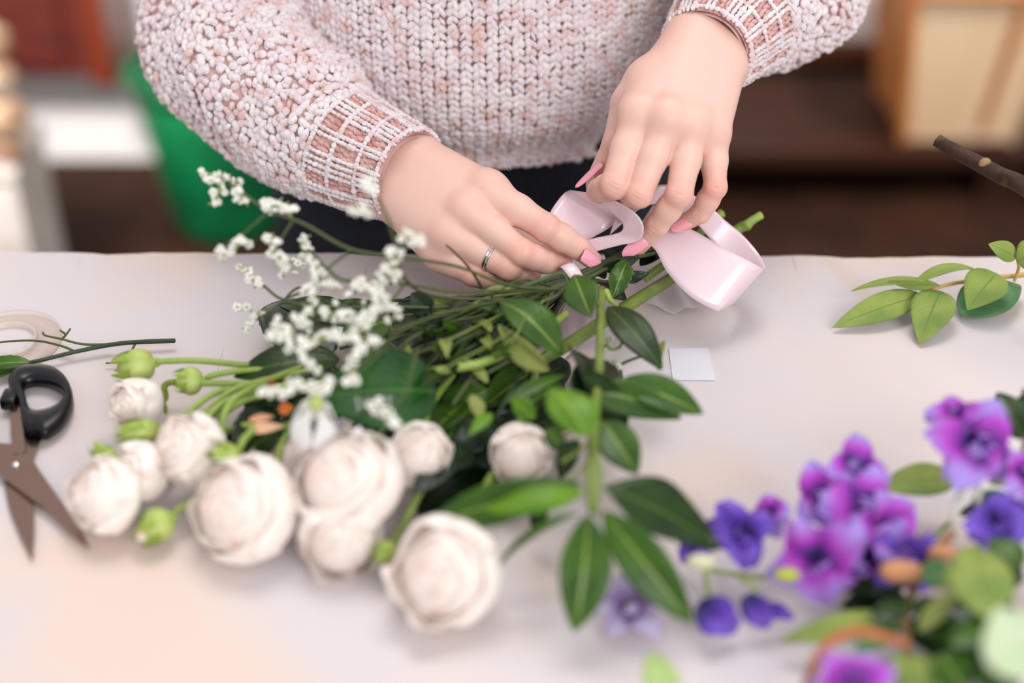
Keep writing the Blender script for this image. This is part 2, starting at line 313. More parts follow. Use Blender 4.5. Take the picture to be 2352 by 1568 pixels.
def hand(palm, chains, thumb, knuck, h=.0008):
    pts = [PD(*p[:3]) for c in palm for p in c]+[PD(*p[:3]) for c in chains+[thumb] for p in c]
    pts = np.array(pts); sd = SDF(pts.min(0)-.028, pts.max(0)+.028, h)
    P = sd.new()
    for c in palm:
        for a, b in zip(c[:-1], c[1:]): sd.cone(P, PD(*a[:3]), PD(*b[:3]), a[3]/1000, b[3]/1000, .010)
    T = sd.new()
    for a, b in zip(thumb[:-1], thumb[1:]): sd.cone(T, PD(*a[:3]), PD(*b[:3]), a[3]/1000, b[3]/1000, .003)
    R = smin(P, T, .010); base = P
    for c in chains:
        F = sd.new()
        for q, (a, b) in enumerate(zip(c[:-1], c[1:])):
            A, Bp = PD(*a[:3]), PD(*b[:3]); ra, rb = a[3]/1000, b[3]/1000
            sd.cone(F, A, Bp, ra, rb, .0022)
            if q == 1: sd.cone(F, A, A, ra*1.0, ra*1.0, .002)                                    # knuckle
            m = A*.5+Bp*.5; 
            if q < 2: sd.cone(F, m, m, (ra+rb)*.5, (ra+rb)*.5, .004)                            # pad of the segment
        R = smin(R, smin(base, F, .008), .0011)
    for kp, kr in knuck: sd.cone(R, PD(*kp), PD(*kp), kr/1000, kr/1000, .007)
    V, Q = surface_nets(R, sd.lo, h)
    # one Laplacian pass along the quads evens the lattice steps
    for _ in range(3):
        acc = np.zeros_like(V); n = np.zeros(len(V))
        for i in range(4):
            a, b = Q[:, i], Q[:, (i+1) % 4]
            for ax in range(3): acc[:, ax] += np.bincount(a, V[b, ax], len(V))+np.bincount(b, V[a, ax], len(V))
            n += np.bincount(a, minlength=len(V))+np.bincount(b, minlength=len(V))
        V = V*.5+.5*acc/n[:, None]
    return V, Q
def creases(V, chains, which):
    # shallow skin folds across the back of each finger joint
    N = nrm(FW)*-1
    for c, js in zip(chains, which):
        for j in js:
            A = PD(*c[j][:3]); ax = nrm(PD(*c[j+1][:3])-PD(*c[j-1][:3])); r = c[j][3]/1000
            side = nrm(np.cross(ax, N)); up = np.cross(side, ax)
            for off, dep, bow in ((-.0036, .0005, 1), (-.0013, .0007, .7), (.0013, .00065, -.7), (.0036, .00045, -1)):
                w = V-A; x = w@ax; y = w@side; z = w@up; s = y/r
                g = np.exp(-((x-off-bow*.0016*(.5-s*s))/.0008)**2)*np.clip(1-(s/.72)**2, 0, 1)*(z > r*.35)*(np.abs(x) < .008)
                V = V-np.outer(g*dep, up)
    return V
LP = [[(943, 362, .985, 18), (1128, 444, .949, 12.5)], [(930, 392, .982, 18), (1078, 490, .946, 12.5)], [(915, 418, .980, 18), (1036, 542, .948, 12)], [(903, 442, .980, 17), (1014, 584, .955, 11.5)],
      [(860, 345, 1.0, 20), (943, 362, .985, 18)], [(835, 395, 1.0, 20), (903, 442, .980, 17)], [(950, 400, .99, 16), (1060, 510, .975, 14)]]
LC = [[(1128, 444, .949, 11.2), (1253, 522, .936, 9.3), (1327, 568, .945, 7.9), (1362, 598, .953, 6.3)],
      [(1078, 490, .946, 11.2), (1198, 580, .932, 8.9), (1252, 601, .942, 7.8), (1286, 608, .953, 6.2)],
      [(1036, 542, .948, 10.8), (1168, 612, .938, 8.6), (1203, 636, .962, 7.4), (1222, 628, .980, 6.3)],
      [(1014, 584, .955, 10.4), (1088, 630, .946, 7.8), (1138, 644, .955, 6.8), (1165, 640, .967, 5.9)]]
LT = [(965, 430, .995, 15), (1090, 520, .992, 11.5), (1190, 555, .985, 9.3), (1290, 595, .975, 7.6)]
RP = [[(1592, 95, .972, 18), (1468, 262, .928, 12.8)], [(1612, 108, .970, 18), (1533, 272, .921, 12.5)], [(1638, 124, .970, 18), (1590, 288, .925, 12)], [(1658, 140, .972, 17), (1636, 305, .934, 11)],
      [(1660, 10, 1.01, 20), (1592, 95, .972, 18)], [(1740, 70, 1.01, 20), (1658, 140, .972, 17)], [(1600, 130, .98, 16), (1530, 260, .950, 15)], [(1600, 110, .98, 15), (1490, 190, .955, 14), (1470, 250, .94, 12)]]
RC = [[(1468, 262, .928, 11.5), (1412, 424, .921, 9.3), (1376, 438, .950, 8.2), (1368, 424, .970, 6.8)],
      [(1533, 272, .921, 11.3), (1468, 446, .918, 8.7), (1440, 456, .950, 7.8), (1420, 446, .972, 6.8)],
      [(1590, 288, .925, 11.0), (1560, 446, .918, 8.6), (1511, 514, .936, 7.7), (1468, 564, .953, 6.1)],
      [(1636, 305, .934, 10.2), (1643, 430, .932, 7.4), (1609, 489, .945, 6.8), (1570, 513, .955, 5.6)]]
RT_ = [(1580, 110, .98, 15), (1440, 238, .956, 10.8), (1416, 330, .955, 9.3), (1372, 405, .965, 6.6)]
VL, QL = hand(LP, LC, LT, [((1120, 428, .948), 11), ((1072, 480, .943), 11), ((1030, 535, .946), 10.5)])
VL = creases(VL, LC, [(1, 2), (1, 2), (1,), (1,)])
VR, QR = hand(RP, RC, RT_, [((1467, 255, .924), 11), ((1533, 266, .917), 11), ((1590, 282, .921), 10.5), ((1637, 300, .931), 9)])
VR = creases(VR, RC, [(1,), (1,), (1, 2), (1, 2)])
# hidden body under the clothes and out of the frame
BX = -.03; EL = PD(500, -40, 1.10); ER = PD(1880, -60, 1.10); SL = np.array((BX-.185, 1.10, 1.37)); SR = np.array((BX+.185, 1.10, 1.37))
sd = SDF((-.42, .85, .80), (.42, 1.32, 1.82), .006); F = sd.new()
YF = np.array((0, 1., 0))
sd.cone(F, (BX-.03, 1.07, .96), (BX+.03, 1.07, .96), .08, .08, .03, YF, 1.25)
for z0, z1, r0, r1 in ((1.0, 1.08, .10, .10), (1.08, 1.30, .105, .13)):
    for s_ in (-1, 1): sd.cone(F, (BX+s_*.035, 1.07, z0), (BX+s_*.035, 1.075, z1), r0, r1, .02, YF, 1.3)
sd.cone(F, SL, SR, .055, .055, .05); sd.cone(F, (BX, 1.08, 1.38), (BX, 1.06, 1.50), .055, .05, .03)
for sh, e, w_ in ((SL, EL, PD(890, 410, .99)), (SR, ER, PD(1640, 105, .98))):
    sd.cone(F, sh, e, .05, .038, .02); sd.cone(F, e, w_, .037, .024, .01)
HC = np.array((BX, 1.03, 1.60))
sd.cone(F, HC+(0, .02, .02), HC+(0, .03, .02), .088, .085, .02); sd.cone(F, HC+(0, -.02, -.02), HC+(0, -.03, -.06), .068, .045, .03)
sd.cone(F, HC+(0, -.09, -.01), HC+(0, -.105, -.035), .006, .011, .010)                      # nose
for s_ in (-1, 1):
    sd.cone(F, HC+(s_*.085, .02, -.01), HC+(s_*.088, .025, -.035), .012, .008, .006)         # ears
    sd.cone(F, HC+(s_*.016, -.078, -.066), HC+(0, -.084, -.066), .005, .006, .004)           # lips
    sd.cone(F, HC+(s_*.032, -.078, .004), HC+(s_*.032, -.079, .004), .013, .013, .006)
VB, QB = surface_nets(F, sd.lo, .006)
skin = mat('skin', rgb(246, 212, 196), .47, sss=.12, sssr=.010, bump=.10, bscale=900, spec=.4)
nt = skin.node_tree; at = nt.nodes.new('ShaderNodeAttribute'); at.attribute_name = 'redness'
mx = nt.nodes.new('ShaderNodeMix'); mx.data_type = 'RGBA'; mx.inputs[6].default_value = (*rgb(228, 188, 174), 1); mx.inputs[7].default_value = (*rgb(222, 130, 110), 1)
nt.links.new(at.outputs['Fac'], mx.inputs[0]); nt.links.new(mx.outputs[2], nt.nodes['Principled BSDF'].inputs['Base Color'])
person = thing('person', 'person in a chunky pink knit sweater and dark jeans tying the bouquet', 'person', (BX, 1.08, 0))
mb = MB().add(VL, QL).add(VR, QR).add(VB, QB); body = part('body', mb, skin, person, loc=(BX, 1.08, .9))
allV = np.vstack([VL, VR, VB]); red = np.zeros(len(allV))
for cs in (LC, RC):
    for c in cs:
        for j, (p, s_, a_) in enumerate(zip(c, (.009, .008, .006, .008), (.42, .62, .45, .5))):
            red = np.maximum(red, a_*np.exp(-((allV-PD(*p[:3]))**2).sum(1)/(s_*1.35)**2))
red = np.maximum(red, .3*np.exp(-((allV-PD(1416, 330, .95))**2).sum(1)/.012**2))
at = body.data.attributes.new('redness', 'FLOAT', 'POINT'); at.data.foreach_set('value', red.astype(np.float32))
nailm = mat('pink_nail', rgb(240, 160, 176), .25, coat=.6, spec=.6)
def nail(base, tip, wpx, toward, lift=.001, arch=.35, name='fingernail'):
    a, b = PD(*base), PD(*tip); w_ = wpx*base[2]/FPX/2; ax = nrm(b-a); L = np.linalg.norm(b-a)
    n = np.array(toward, float); n = nrm(n-ax*(n@ax)); sd_ = np.cross(ax, n); ns, nt_ = 11, 18; V = []; uv = []
    for i in range(nt_):
        t = i/(nt_-1); wd = w_*(min(1, (t/.10+.35)**.5) if t < .1 else 1)*(1 if t < .5 else math.sqrt(max(0, 1-((t-.5)/.5)**2.6)))*(1 if t < .5 else 1-.12*(t-.5)*2)
        for j in range(ns):
            s = -1+2*j/(ns-1); V.append(a+ax*L*t+sd_*wd*s+n*(lift+w_*arch*(1-(s*wd/w_)**2)-L*.10*t*t)); uv.append((t, j/(ns-1)))
    o = part(name, MB().add(V, grid_faces(nt_, ns), uv=uv), nailm, body); solid(o, .0007); return o
V_ = -FW
nail((1335, 583, .9375), (1379, 613, .944), 34, V_+np.array((.25, 0, .25)))
nail((1288, 604, .953), (1311, 602, .953), 20, V_+np.array((.4, 0, .9)))
nail((1482, 550, .942), (1430, 588, .944), 31, V_+np.array((-.25, 0, -.3)))
nail((1586, 508, .948), (1542, 529, .950), 27, V_+np.array((-.2, 0, .4)))
nail((1384, 379, .953), (1321, 430, .952), 29, np.array((-1.2, -.3, .7)), arch=.25)
# wedding band on the ring finger
c0, c1 = PD(1118, 590, .941), PD(1131, 597, .9405); ax = nrm(PD(*LC[2][1][:3])-PD(*LC[2][0][:3])); C0 = PD(1036, 542, .948)+ax*np.linalg.norm(PD(1128, 592, .942)-PD(1036, 542, .948))
sil = mat('silver', rgb(200, 198, 190), .18, metal=1)
n1 = nrm(np.cross(ax, [0, 0, 1])); n2 = np.cross(ax, n1); k = 48; a = np.linspace(0, 2*np.pi, k, endpoint=False); prof = [(-.0016, .0100), (-.0015, .0105), (-.0007, .0106), (-.0006, .0103), (.0006, .0103), (.0007, .0106), (.0015, .0105), (.0016, .0100), (0, .0094), (-.0016, .0100)]
V = np.array([C0+ax*x+(r-.0004)*(math.cos(q)*n1+math.sin(q)*n2) for x, r in prof for q in a])
ringo = part('ring', MB().add(V, grid_faces(len(prof), k, True)), sil, person, 'silver band on the ring finger')
# ---- knitwear
def noisev(P, f=30): return np.sin(P[..., 0]*f+1.3*np.sin(P[..., 1]*f*.7))*np.sin(P[..., 1]*f*1.1+2)*np.cos(P[..., 2]*f*.9+.5)
th = np.linspace(0, np.pi, 6); ph = np.linspace(0, 2*np.pi, 8, endpoint=False)
LOB = np.stack([np.outer(np.cos(th), np.ones(8)), np.outer(np.sin(th), np.cos(ph)), np.outer(np.sin(th), np.sin(ph))], -1).reshape(-1, 3); LOBF = grid_faces(6, 8, True)
def lobes(mb, P, X, N, sx, sy, sz, mi):                      # a yarn lobe at each P, long axis X, outward N
    P, X, N = map(np.asarray, (P, X, N)); X = X/np.linalg.norm(X, axis=1)[:, None]; Y = np.cross(N, X); Y /= np.linalg.norm(Y, axis=1)[:, None]; Z = np.cross(X, Y)
    n = len(P); jit = 1+.16*rng.standard_normal((n, 1, 3)); L = LOB[None]*np.array([1, 1, 1])*jit
    sx, sy, sz = [np.broadcast_to(q, n)[:, None, None] for q in (sx, sy, sz)]
    bumpy = 1+.13*np.sin(L[..., :1]*5+rng.uniform(0, 6, (n, 1, 1)))*np.cos(L[..., 1:2]*4+rng.uniform(0, 6, (n, 1, 1)))
    V = P[:, None]+bumpy*(L[..., 0:1]*sx*X[:, None]+L[..., 1:2]*sy*Y[:, None]+L[..., 2:3]*sz*Z[:, None])
    f = (LOBF[None]+(np.arange(n)*48)[:, None, None]).reshape(-1, 4); mb.add(V.reshape(-1, 3), f, mi)
def knitmat(name, c1, c2, c3):
    return mat(name, c1, .85, c2, 85, c3, bump=.9, bscale=750, sheen=.6, contrast=(.33, .67), sss=.15, sssr=.004, detail=2)
kl = knitmat('chenille_light', rgb(252, 238, 235), rgb(236, 196, 190), rgb(244, 228, 234)); kp = knitmat('chenille_rose', rgb(226, 166, 158), rgb(200, 128, 118), rgb(232, 182, 174)); kd = mat('knit_ground', rgb(232, 192, 186), .9, rgb(214, 176, 174), 90)
km = [kl, kp, kd]
sw = MB()
# torso: superellipse barrel; angle 0 faces the table
def tor(a, z):
    zz = (z-.94)/.45; rx = .160+.014*np.sin(zz*5+.6)+.012*zz; ry = .108+.022*np.exp(-((z-1.0)/.07)**2)+.02*zz
    blous = 1+.05*np.sin(a*3+1+zz*3)*np.exp(-((z-1.0)/.1)**2)
    tuck = 1-.10*np.exp(-((z-.95)/.02)**2)
    return np.stack([BX+rx*blous*tuck*np.sin(a), 1.075-ry*blous*tuck*np.cos(a), z+0*a], -1)
def hem(a): return .938+.016*np.clip(np.abs(np.sin(a*.9-.12))**1.6, 0, 1)+.003*np.sin(a*7)
na, nz_ = 96, 60; A, Zt = np.meshgrid(np.linspace(-np.pi, np.pi, na, endpoint=False), np.linspace(0, 1, nz_), indexing='xy')
Z = hem(A)+(1.40-hem(A))*Zt; sh = 1-.35*np.clip((Z-1.34)/.06, 0, 1)**2; P = tor(A, Z); P[..., 0] = BX+(P[..., 0]-BX)*sh*.975; P[..., 1] = 1.075+(P[..., 1]-1.075)*sh*.975
sw.add(P.reshape(-1, 3), grid_faces(nz_, na, True)[:, ::-1], 2)
colw, roww = .0092, .0052
arc = np.linspace(-np.pi*.62, np.pi*.62, 400); Pa = tor(arc, np.full(400, 1.0)); s = np.concatenate([[0], np.cumsum(np.linalg.norm(np.diff(Pa, axis=0), axis=1))])
angs = np.interp(np.arange(0, s[-1], colw), s, arc); PP, XX, NN, SX = [], [], [], []
for a0 in angs:
    z = hem(a0)-.002+rng.uniform(0, .002)
    while z < 1.15:
        for sg in (-1, 1):
            da = sg*.0023/.15; p = tor(np.array(a0+da), np.array(z)); pu = tor(np.array(a0+da), np.array(z+.002)); pr = tor(np.array(a0+da+.01), np.array(z)); tx = nrm(pr-p); tz = nrm(pu-p); n = nrm(np.cross(tx, tz))
            PP.append(p+n*(.0012+rng.normal(0, .0005))+tz*rng.normal(0, .0004)); XX.append(tz*.8+tx*sg*(.62+rng.normal(0, .16))); NN.append(n); SX.append(.0040*rng.uniform(.85, 1.15))
        z += roww
lobes(sw, PP, XX, NN, np.array(SX), .0026, .0026, 0)
# sleeves
def sleeve(path, cuff_len, ns, seed, bag=.06):
    """path rows: u,v,d,radius; runs from the cuff to the shoulder"""
    rg = np.random.default_rng(seed); Q = [np.append(PD(*p[:3]), p[3]) if len(p) == 4 else np.append(p[0], p[1]) for p in path]
    C = spline(Q, ns); R = C[:, 3]; C = C[:, :3]; T, N, Bn = frames(C); L = np.concatenate([[0], np.cumsum(np.linalg.norm(np.diff(C, axis=0), axis=1))])
    def surf(l, a, inset=0.0):
        l = np.atleast_1d(l); a = np.atleast_1d(a); c = np.stack([np.interp(l, L, C[:, i]) for i in range(3)], 1); n = np.stack([np.interp(l, L, N[:, i]) for i in range(3)], 1); b = np.stack([np.interp(l, L, Bn[:, i]) for i in range(3)], 1)
        r = np.interp(l, L, R); bg = np.clip((l-cuff_len)/.04, 0, 1)*bag; r = r*(1+bg*np.sin(a*2+l*40+seed)+bg*.6*np.sin(a*5-l*60))-inset
        return c+r[:, None]*(np.cos(a)[:, None]*n+np.sin(a)[:, None]*b)
    def frame(l, a):
        p = surf(l, a); pl = nrm_rows(surf(l+.002, a)-p); pa = nrm_rows(surf(l, a+.03)-p); n = nrm_rows(np.cross(pa, pl)); return p, pl, pa, n
    # ground cloth
    ls = np.linspace(0, L[-1], 90); aa = np.linspace(0, 2*np.pi, 40, endpoint=False); Lg, Ag = np.meshgrid(ls, aa, indexing='ij')
    G = surf(Lg.ravel(), Ag.ravel(), .0012); sw.add(G, grid_faces(90, 40, True), 2)
    G2 = surf(Lg.ravel()[:400], Ag.ravel()[:400], .0042); sw.add(G2, grid_faces(10, 40, True), 2)
    # body of the sleeve: staggered bobbly lobes
    l = cuff_len+.002; row = 0; P, X, Nn, SZ = [], [], [], []
    end = min(L[-1], .36)
    while l < end:
        r = float(np.interp(l, L, R)); n = int(2*np.pi*r/.0056); a = (np.arange(n)+.5*(row % 2))/n*2*np.pi+rg.normal(0, .018, n)
        p, pl, pa, nn = frame(np.full(n, l)+rg.normal(0, .0011, n), a); g = rg.normal(0, .9, n)
        P.append(p+nn*(.001+rg.normal(0, .0009, n))[:, None]); X.append(pa*np.cos(g)[:, None]+pl*np.sin(g)[:, None]); Nn.append(nn); SZ.append(rg.uniform(.0032, .0048, n)); l += .0042; row += 1
    lobes(sw, np.vstack(P), np.vstack(X), np.vstack(Nn), np.concatenate(SZ), .0028, .0026, 0)
    # cuff: long cords, cross cords and sunken rose panels
    P, X, Nn, K = [], [], [], []; ncord = 12; r0 = R[0]
    for c in range(ncord):
        for off in ((-.05, .05) if c % 2 else (-.16, -.05, .06, .17)):
            a = 2*np.pi*c/ncord+off; ll = np.arange(.001, cuff_len, .0034)+rg.normal(0, .0003, len(np.arange(.001, cuff_len, .0034)))
            if abs(off) > .1: a = a
            p, pl, pa, nn = frame(ll, np.full(len(ll), a)); P.append(p+nn*.0016); X.append(pl); Nn.append(nn); K += [0]*len(ll)
    for lc in (.0015, cuff_len*.36, cuff_len*.72, cuff_len*.99):
        n = int(2*np.pi*float(np.interp(lc, L, R))/.0036); a = np.arange(n)/n*2*np.pi; p, pl, pa, nn = frame(np.full(n, lc), a); P.append(p+nn*.0017); X.append(pa); Nn.append(nn); K += [0]*n
    P, X, Nn = map(np.vstack, (P, X, Nn)); lobes(sw, P, X, Nn, .0026, .0017, .0017, 0)
    P, X, Nn = [], [], []
    l = .003
    while l < cuff_len:
        n = int(2*np.pi*float(np.interp(l, L, R))/.0042); a = (np.arange(n)+rg.uniform(0, 1))/n*2*np.pi; p, pl, pa, nn = frame(np.full(n, l), a); P.append(p-nn*.0004); X.append(pl+pa*.15); Nn.append(nn); l += .0042
    lobes(sw, np.vstack(P), np.vstack(X), np.vstack(Nn), .0031, .0017, .0015, 1)
def nrm_rows(a): return a/(np.linalg.norm(a, axis=1)[:, None]+1e-12)
sleeve([(942, 404, .975, .0315), (905, 388, .983, .0340), (850, 365, .992, .037), (780, 330, 1.003, .041), (700, 275, 1.02, .050), (615, 205, 1.04, .057), (535, 80, 1.07, .063), (505, -60, 1.10, .062), (SL*.5+EL*.5+np.array((-.01, 0, 0)), .058), (SL, .062)], .060, 220, 1)
sleeve([(1622, 118, .972, .0310), (1648, 88, .985, .036), (1680, 55, .998, .040), (1725, 15, 1.015, .046), (1790, -35, 1.04, .055), (1850, -110, 1.08, .058), (ER+np.array((0, .01, .03)), .058), (SR*.5+ER*.5, .058), (SR, .062)], .052, 220, 2)
part('sweater', sw, km, person, 'chunky pink and white chenille knit', loc=(BX, 1.08, 1.0))
# jeans and shoes
jm = mat('dark_denim', rgb(28, 33, 48), .8, rgb(22, 25, 37), 60, bump=.5, bscale=500, stretch=(3, 3, .5)); jb = MB()
sd = SDF((-.30, .88, .06), (.26, 1.30, 1.0), .008); F = sd.new()
for s_ in (-1, 1):
    hp = np.array((BX+s_*.085, 1.075, .90)); kn = np.array((BX+s_*.10, 1.055, .50)); an = np.array((BX+s_*.12, 1.09, .11))
    sd.cone(F, hp+(0, 0, .02), kn, .088, .062, .02, YF, 1.05); sd.cone(F, kn, an, .060, .048, .02)
sd.cone(F, (BX-.055, 1.075, .95), (BX+.055, 1.075, .95), .105, .105, .03, YF, 1.15); sd.cone(F, (BX-.055, 1.075, .82), (BX+.055, 1.075, .82), .10, .10, .04, YF, 1.15)
Vj, Qj = surface_nets(F, sd.lo, .008); part('jeans', MB().add(Vj, Qj), jm, person, 'dark blue denim jeans')
for s_ in (-1, 1):
    mb = MB(); sh = SDF((BX+s_*.12-.07, .86, -.01), (BX+s_*.12+.07, 1.2, .14), .006); F = sh.new()
    sh.cone(F, (BX+s_*.12, 1.12, .045), (BX+s_*.125, .95, .032), .042, .032, .02); sh.cone(F, (BX+s_*.12, 1.09, .06), (BX+s_*.12, 1.09, .10), .045, .046, .02)
    V, Q = surface_nets(F, sh.lo, .006); V[:, 2] = np.maximum(V[:, 2], .001); part('shoe', MB().add(V, Q), mat('black_leather', rgb(25, 24, 24), .4), person)
# hair and face, above the frame
hr = SDF(HC+(-.15, -.12, -.25), HC+(.15, .2, .15), .006); F = hr.new(); hr.cone(F, HC+(0, .045, .035), HC+(0, .05, .03), .094, .094, .02)
hr.cone(F, HC+(0, .09, -.02), HC+(0, .09, -.16), .06, .03, .03)
for s_ in (-1, 1): hr.cone(F, HC+(s_*.07, 0, .04), HC+(s_*.082, .03, -.06), .022, .018, .02)
V, Q = surface_nets(F, hr.lo, .006); part('hair', MB().add(V, Q), mat('brown_hair', rgb(92, 62, 44), .5, rgb(60, 38, 26), 60, stretch=(8, 8, .5)), person)
for s_ in (-1, 1):
    e = part('eye', ball(HC+(s_*.032, -.0835, .004), .011, scale=(1, .8, .55)), mat('eye_white', (.85, .85, .85), .2), body)
# ---------------------------------------------------------------- plants and ribbon
CAMV = np.array((0, 0, CAMZ))
def facing(p, roll=0, a=None, mix=.5):                        # a normal between the upright and the line of sight
    n = nrm(nrm(CAMV-p)*(1-mix)+np.array((0, 0, 1))*mix)
    if roll and a is not None: n = np.array(Matrix.Rotation(math.radians(roll), 3, Vector(nrm(a))) @ Vector(n))
    return n
def leafgeo(b, t, w, mb=None, blunt=.80, roll=0, bend=.08, fold=.18, side=0, shape=.85, pet=.12, wave=0, n=None, nu=22, nv=9, mi=0, serr=0, mix=.35, curl=0, pr=.0011):
    b, t = np.array(b, float), np.array(t, float); L = np.linalg.norm(t-b); a = (t-b)/L
    if n is None: n = facing((b+t)/2, roll, a, mix)
    n = nrm(n-a*(n@a)); s = np.cross(a, n); xs = np.linspace(0, 1, nu); ys = np.linspace(-1, 1, nv); V = []; uv = []
    for x in xs:
        xx = pet+(1-pet)*x; f = max(0, math.sin(math.pi*min(1, x**shape)))**blunt*(1-.12*x)+.02*(1-x)
        if serr: f *= 1+serr*((x*14) % 1-.5)
        c = b+a*L*xx+n*bend*L*4*xx*(1-xx)+s*side*L*4*xx*(1-xx)-n*curl*L*max(0, x-.5)**2*2
        for y in ys:
            hw = w/2*f*y; z = fold*abs(hw)-.25*fold*hw*hw/(w/2+1e-9)+wave*w*math.sin(x*9+y*1.5)*abs(y)
            V.append(c+s*hw*math.cos(fold*.6)+n*z); uv.append((x, (y+1)/2))
    mb = mb or MB(); mb.add(V, grid_faces(nu, nv)[:, ::-1], mi, uv)
    return mb
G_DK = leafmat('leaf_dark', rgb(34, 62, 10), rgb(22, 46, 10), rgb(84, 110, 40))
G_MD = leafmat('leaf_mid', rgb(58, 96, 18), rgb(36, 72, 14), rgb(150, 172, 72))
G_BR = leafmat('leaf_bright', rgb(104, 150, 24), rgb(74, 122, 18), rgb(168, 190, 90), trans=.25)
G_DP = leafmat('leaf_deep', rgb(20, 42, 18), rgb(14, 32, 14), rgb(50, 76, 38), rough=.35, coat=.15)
G_UN = leafmat('leaf_underside', rgb(150, 158, 90), rgb(128, 140, 70), rgb(176, 180, 110), rough=.6, coat=0)
G_FX = leafmat('leaf_fabric', rgb(150, 166, 82), rgb(118, 142, 70), rgb(104, 128, 58), rough=.65, coat=0)
G_F2 = leafmat('leaf_fabric_blue', rgb(96, 140, 96), rgb(80, 122, 76), rgb(120, 150, 100), rough=.65, coat=0)
G_PL = leafmat('leaf_fabric_pale', rgb(206, 220, 186), rgb(190, 208, 168), rgb(196, 210, 176), rough=.7, coat=0)
STEM = mat('stem_green', rgb(120, 138, 56), .5, rgb(96, 116, 44), 60, bump=.2); STEM_D = mat('stem_dark', rgb(40, 60, 28), .5, rgb(28, 44, 22), 60)
STEM_T = mat('stem_thin', rgb(56, 80, 34), .5, rgb(78, 84, 42), 60); STEM_B = mat('stem_brown', rgb(110, 76, 40), .6, rgb(86, 96, 44), 40, bump=.4)
STEM_L = mat('stem_light', rgb(150, 172, 84), .5, rgb(128, 152, 66), 50)
def pts(L): return [PH(*p[:3]) for p in L]
def leaf(parent, b, t, wpx, m=G_MD, under=G_UN, th=.0004, label=None, **k):
    """b, t = (u, v, height above the table); wpx = width in pixels"""
    B_, T_ = PH(*b), PH(*t); d = ((B_+T_)/2-CP)@FW; o = part('leaf', leafgeo(B_, T_, wpx*d/FPX, **k), [m, under], parent, label)
    solid(o, th, 1, -1); return o
# --- the leafy branch at the front of the bouquet
br = thing('leafy_branch', 'glossy oval-leaved green branch hanging toward the camera from the bouquet', 'branch', PH(1378, 780, 0))
part('stem', tube(pts([(1381, 668, .058), (1379, 720, .060), (1378, 800, .062), (1374, 880, .066), (1366, 960, .068), (1360, 1060, .066), (1362, 1150, .062), (1360, 1180, .058)]), [.0029, .0026, .0026, .0028, .0030, .0032, .0034, .0018], 50, 10), [STEM], br)
part('stem_tip', ball(PH(1381, 666, .059), .0036, scale=(1, 1, .8)), STEM_B, br, 'brown broken stem end')
for k, (b, t, wd, m, kw) in enumerate([
    ((1376, 775, .064), (1318, 630, .075), 92, G_MD, dict(shape=1.25, pet=.30, fold=.05, bend=.02, mix=0)),
    ((1292, 815, .060), (1150, 680, .078), 104, G_MD, dict(shape=1.0, fold=.25, bend=.08, roll=14, curl=.2, pet=0)),
    ((1262, 850, .058), (1146, 745, .066), 62, G_UN, dict(shape=.7, fold=.5, bend=.12, roll=-38, pet=0, wave=.05)),
    ((1396, 704, .062), (1522, 850, .050), 88, G_DK, dict(shape=.9, fold=.15, bend=.08, roll=-8, pet=0)),
    ((1524, 782, .048), (1512, 852, .047), 30, G_UN, dict(pet=0, roll=35)),
    ((1426, 872, .066), (1616, 950, .058), 96, G_MD, dict(shape=.95, fold=.2, bend=.05, roll=-12, pet=0)),
    ((1372, 900, .066), (1566, 962, .056), 92, G_MD, dict(shape=.7, fold=.3, bend=-.05, roll=18, pet=0, side=-.05)),
    ((1336, 858, .071), (1428, 896, .070), 48, G_DK, dict(fold=.3, roll=30, pet=0)),
    ((1344, 876, .064), (1424, 905, .064), 34, G_UN, dict(fold=.2, roll=-30, pet=0)),
    ((1384, 966, .062), (1464, 1090, .052), 100, G_MD, dict(shape=.95, fold=.16, bend=.05, pet=0)),
    ((1352, 1010, .080), (1262, 892, .088), 128, G_BR, dict(shape=.8, fold=.2, bend=.10, roll=20, pet=.05, mix=.5)),
    ((1342, 1128, .070), (1112, 1172, .066), 66, G_BR, dict(shape=.95, fold=.35, bend=.12, roll=-15, pet=0)),
    ((1334, 1108, .060), (976, 1208, .036), 104, G_MD, dict(shape=1.1, fold=.3, bend=.14, roll=-10, pet=0)),
    ((1260, 1148, .034), (1222, 1216, .018), 60, G_DP, dict(pet=0, roll=30)),
    ((1330, 1178, .058), (1138, 1308, .030), 34, G_MD, dict(fold=.9, bend=.10, pet=0, roll=30)),
    ((1350, 1180, .060), (1318, 1452, .020), 132, G_MD, dict(shape=1.0, fold=.35, bend=.10, pet=0, roll=-15)),
    ((1384, 1172, .060), (1590, 1432, .018), 116, G_MD, dict(shape=.95, fold=.3, bend=.08, pet=0, roll=10)),
    ((1386, 1118, .062), (1650, 1262, .034), 156, G_DK, dict(shape=.95, fold=.25, bend=.08, pet=0, wave=.06, roll=-20)),
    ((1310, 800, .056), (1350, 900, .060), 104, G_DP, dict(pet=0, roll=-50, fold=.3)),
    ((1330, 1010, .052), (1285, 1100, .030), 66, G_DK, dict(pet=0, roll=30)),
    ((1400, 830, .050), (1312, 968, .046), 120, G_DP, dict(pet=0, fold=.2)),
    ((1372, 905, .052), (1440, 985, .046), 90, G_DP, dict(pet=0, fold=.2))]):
    leaf(br, b, t, wd, m, **kw)
for b, t in (((1368, 1040, .066), (1380, 1110, .06)), ((1360, 1160, .058), (1372, 1190, .05)), ((1290, 1110, .056), (1352, 1060, .064)), ((1290, 1060, .05), (1356, 1010, .066)), ((1440, 1150, .052), (1370, 1110, .062))):
    part('leaf_stalk', tube([PH(*b), PH((b[0]+t[0])/2+8, (b[1]+t[1])/2, (b[2]+t[2])/2), PH(*t)], [.0011, .001, .0009], 10, 6), STEM_L, br)
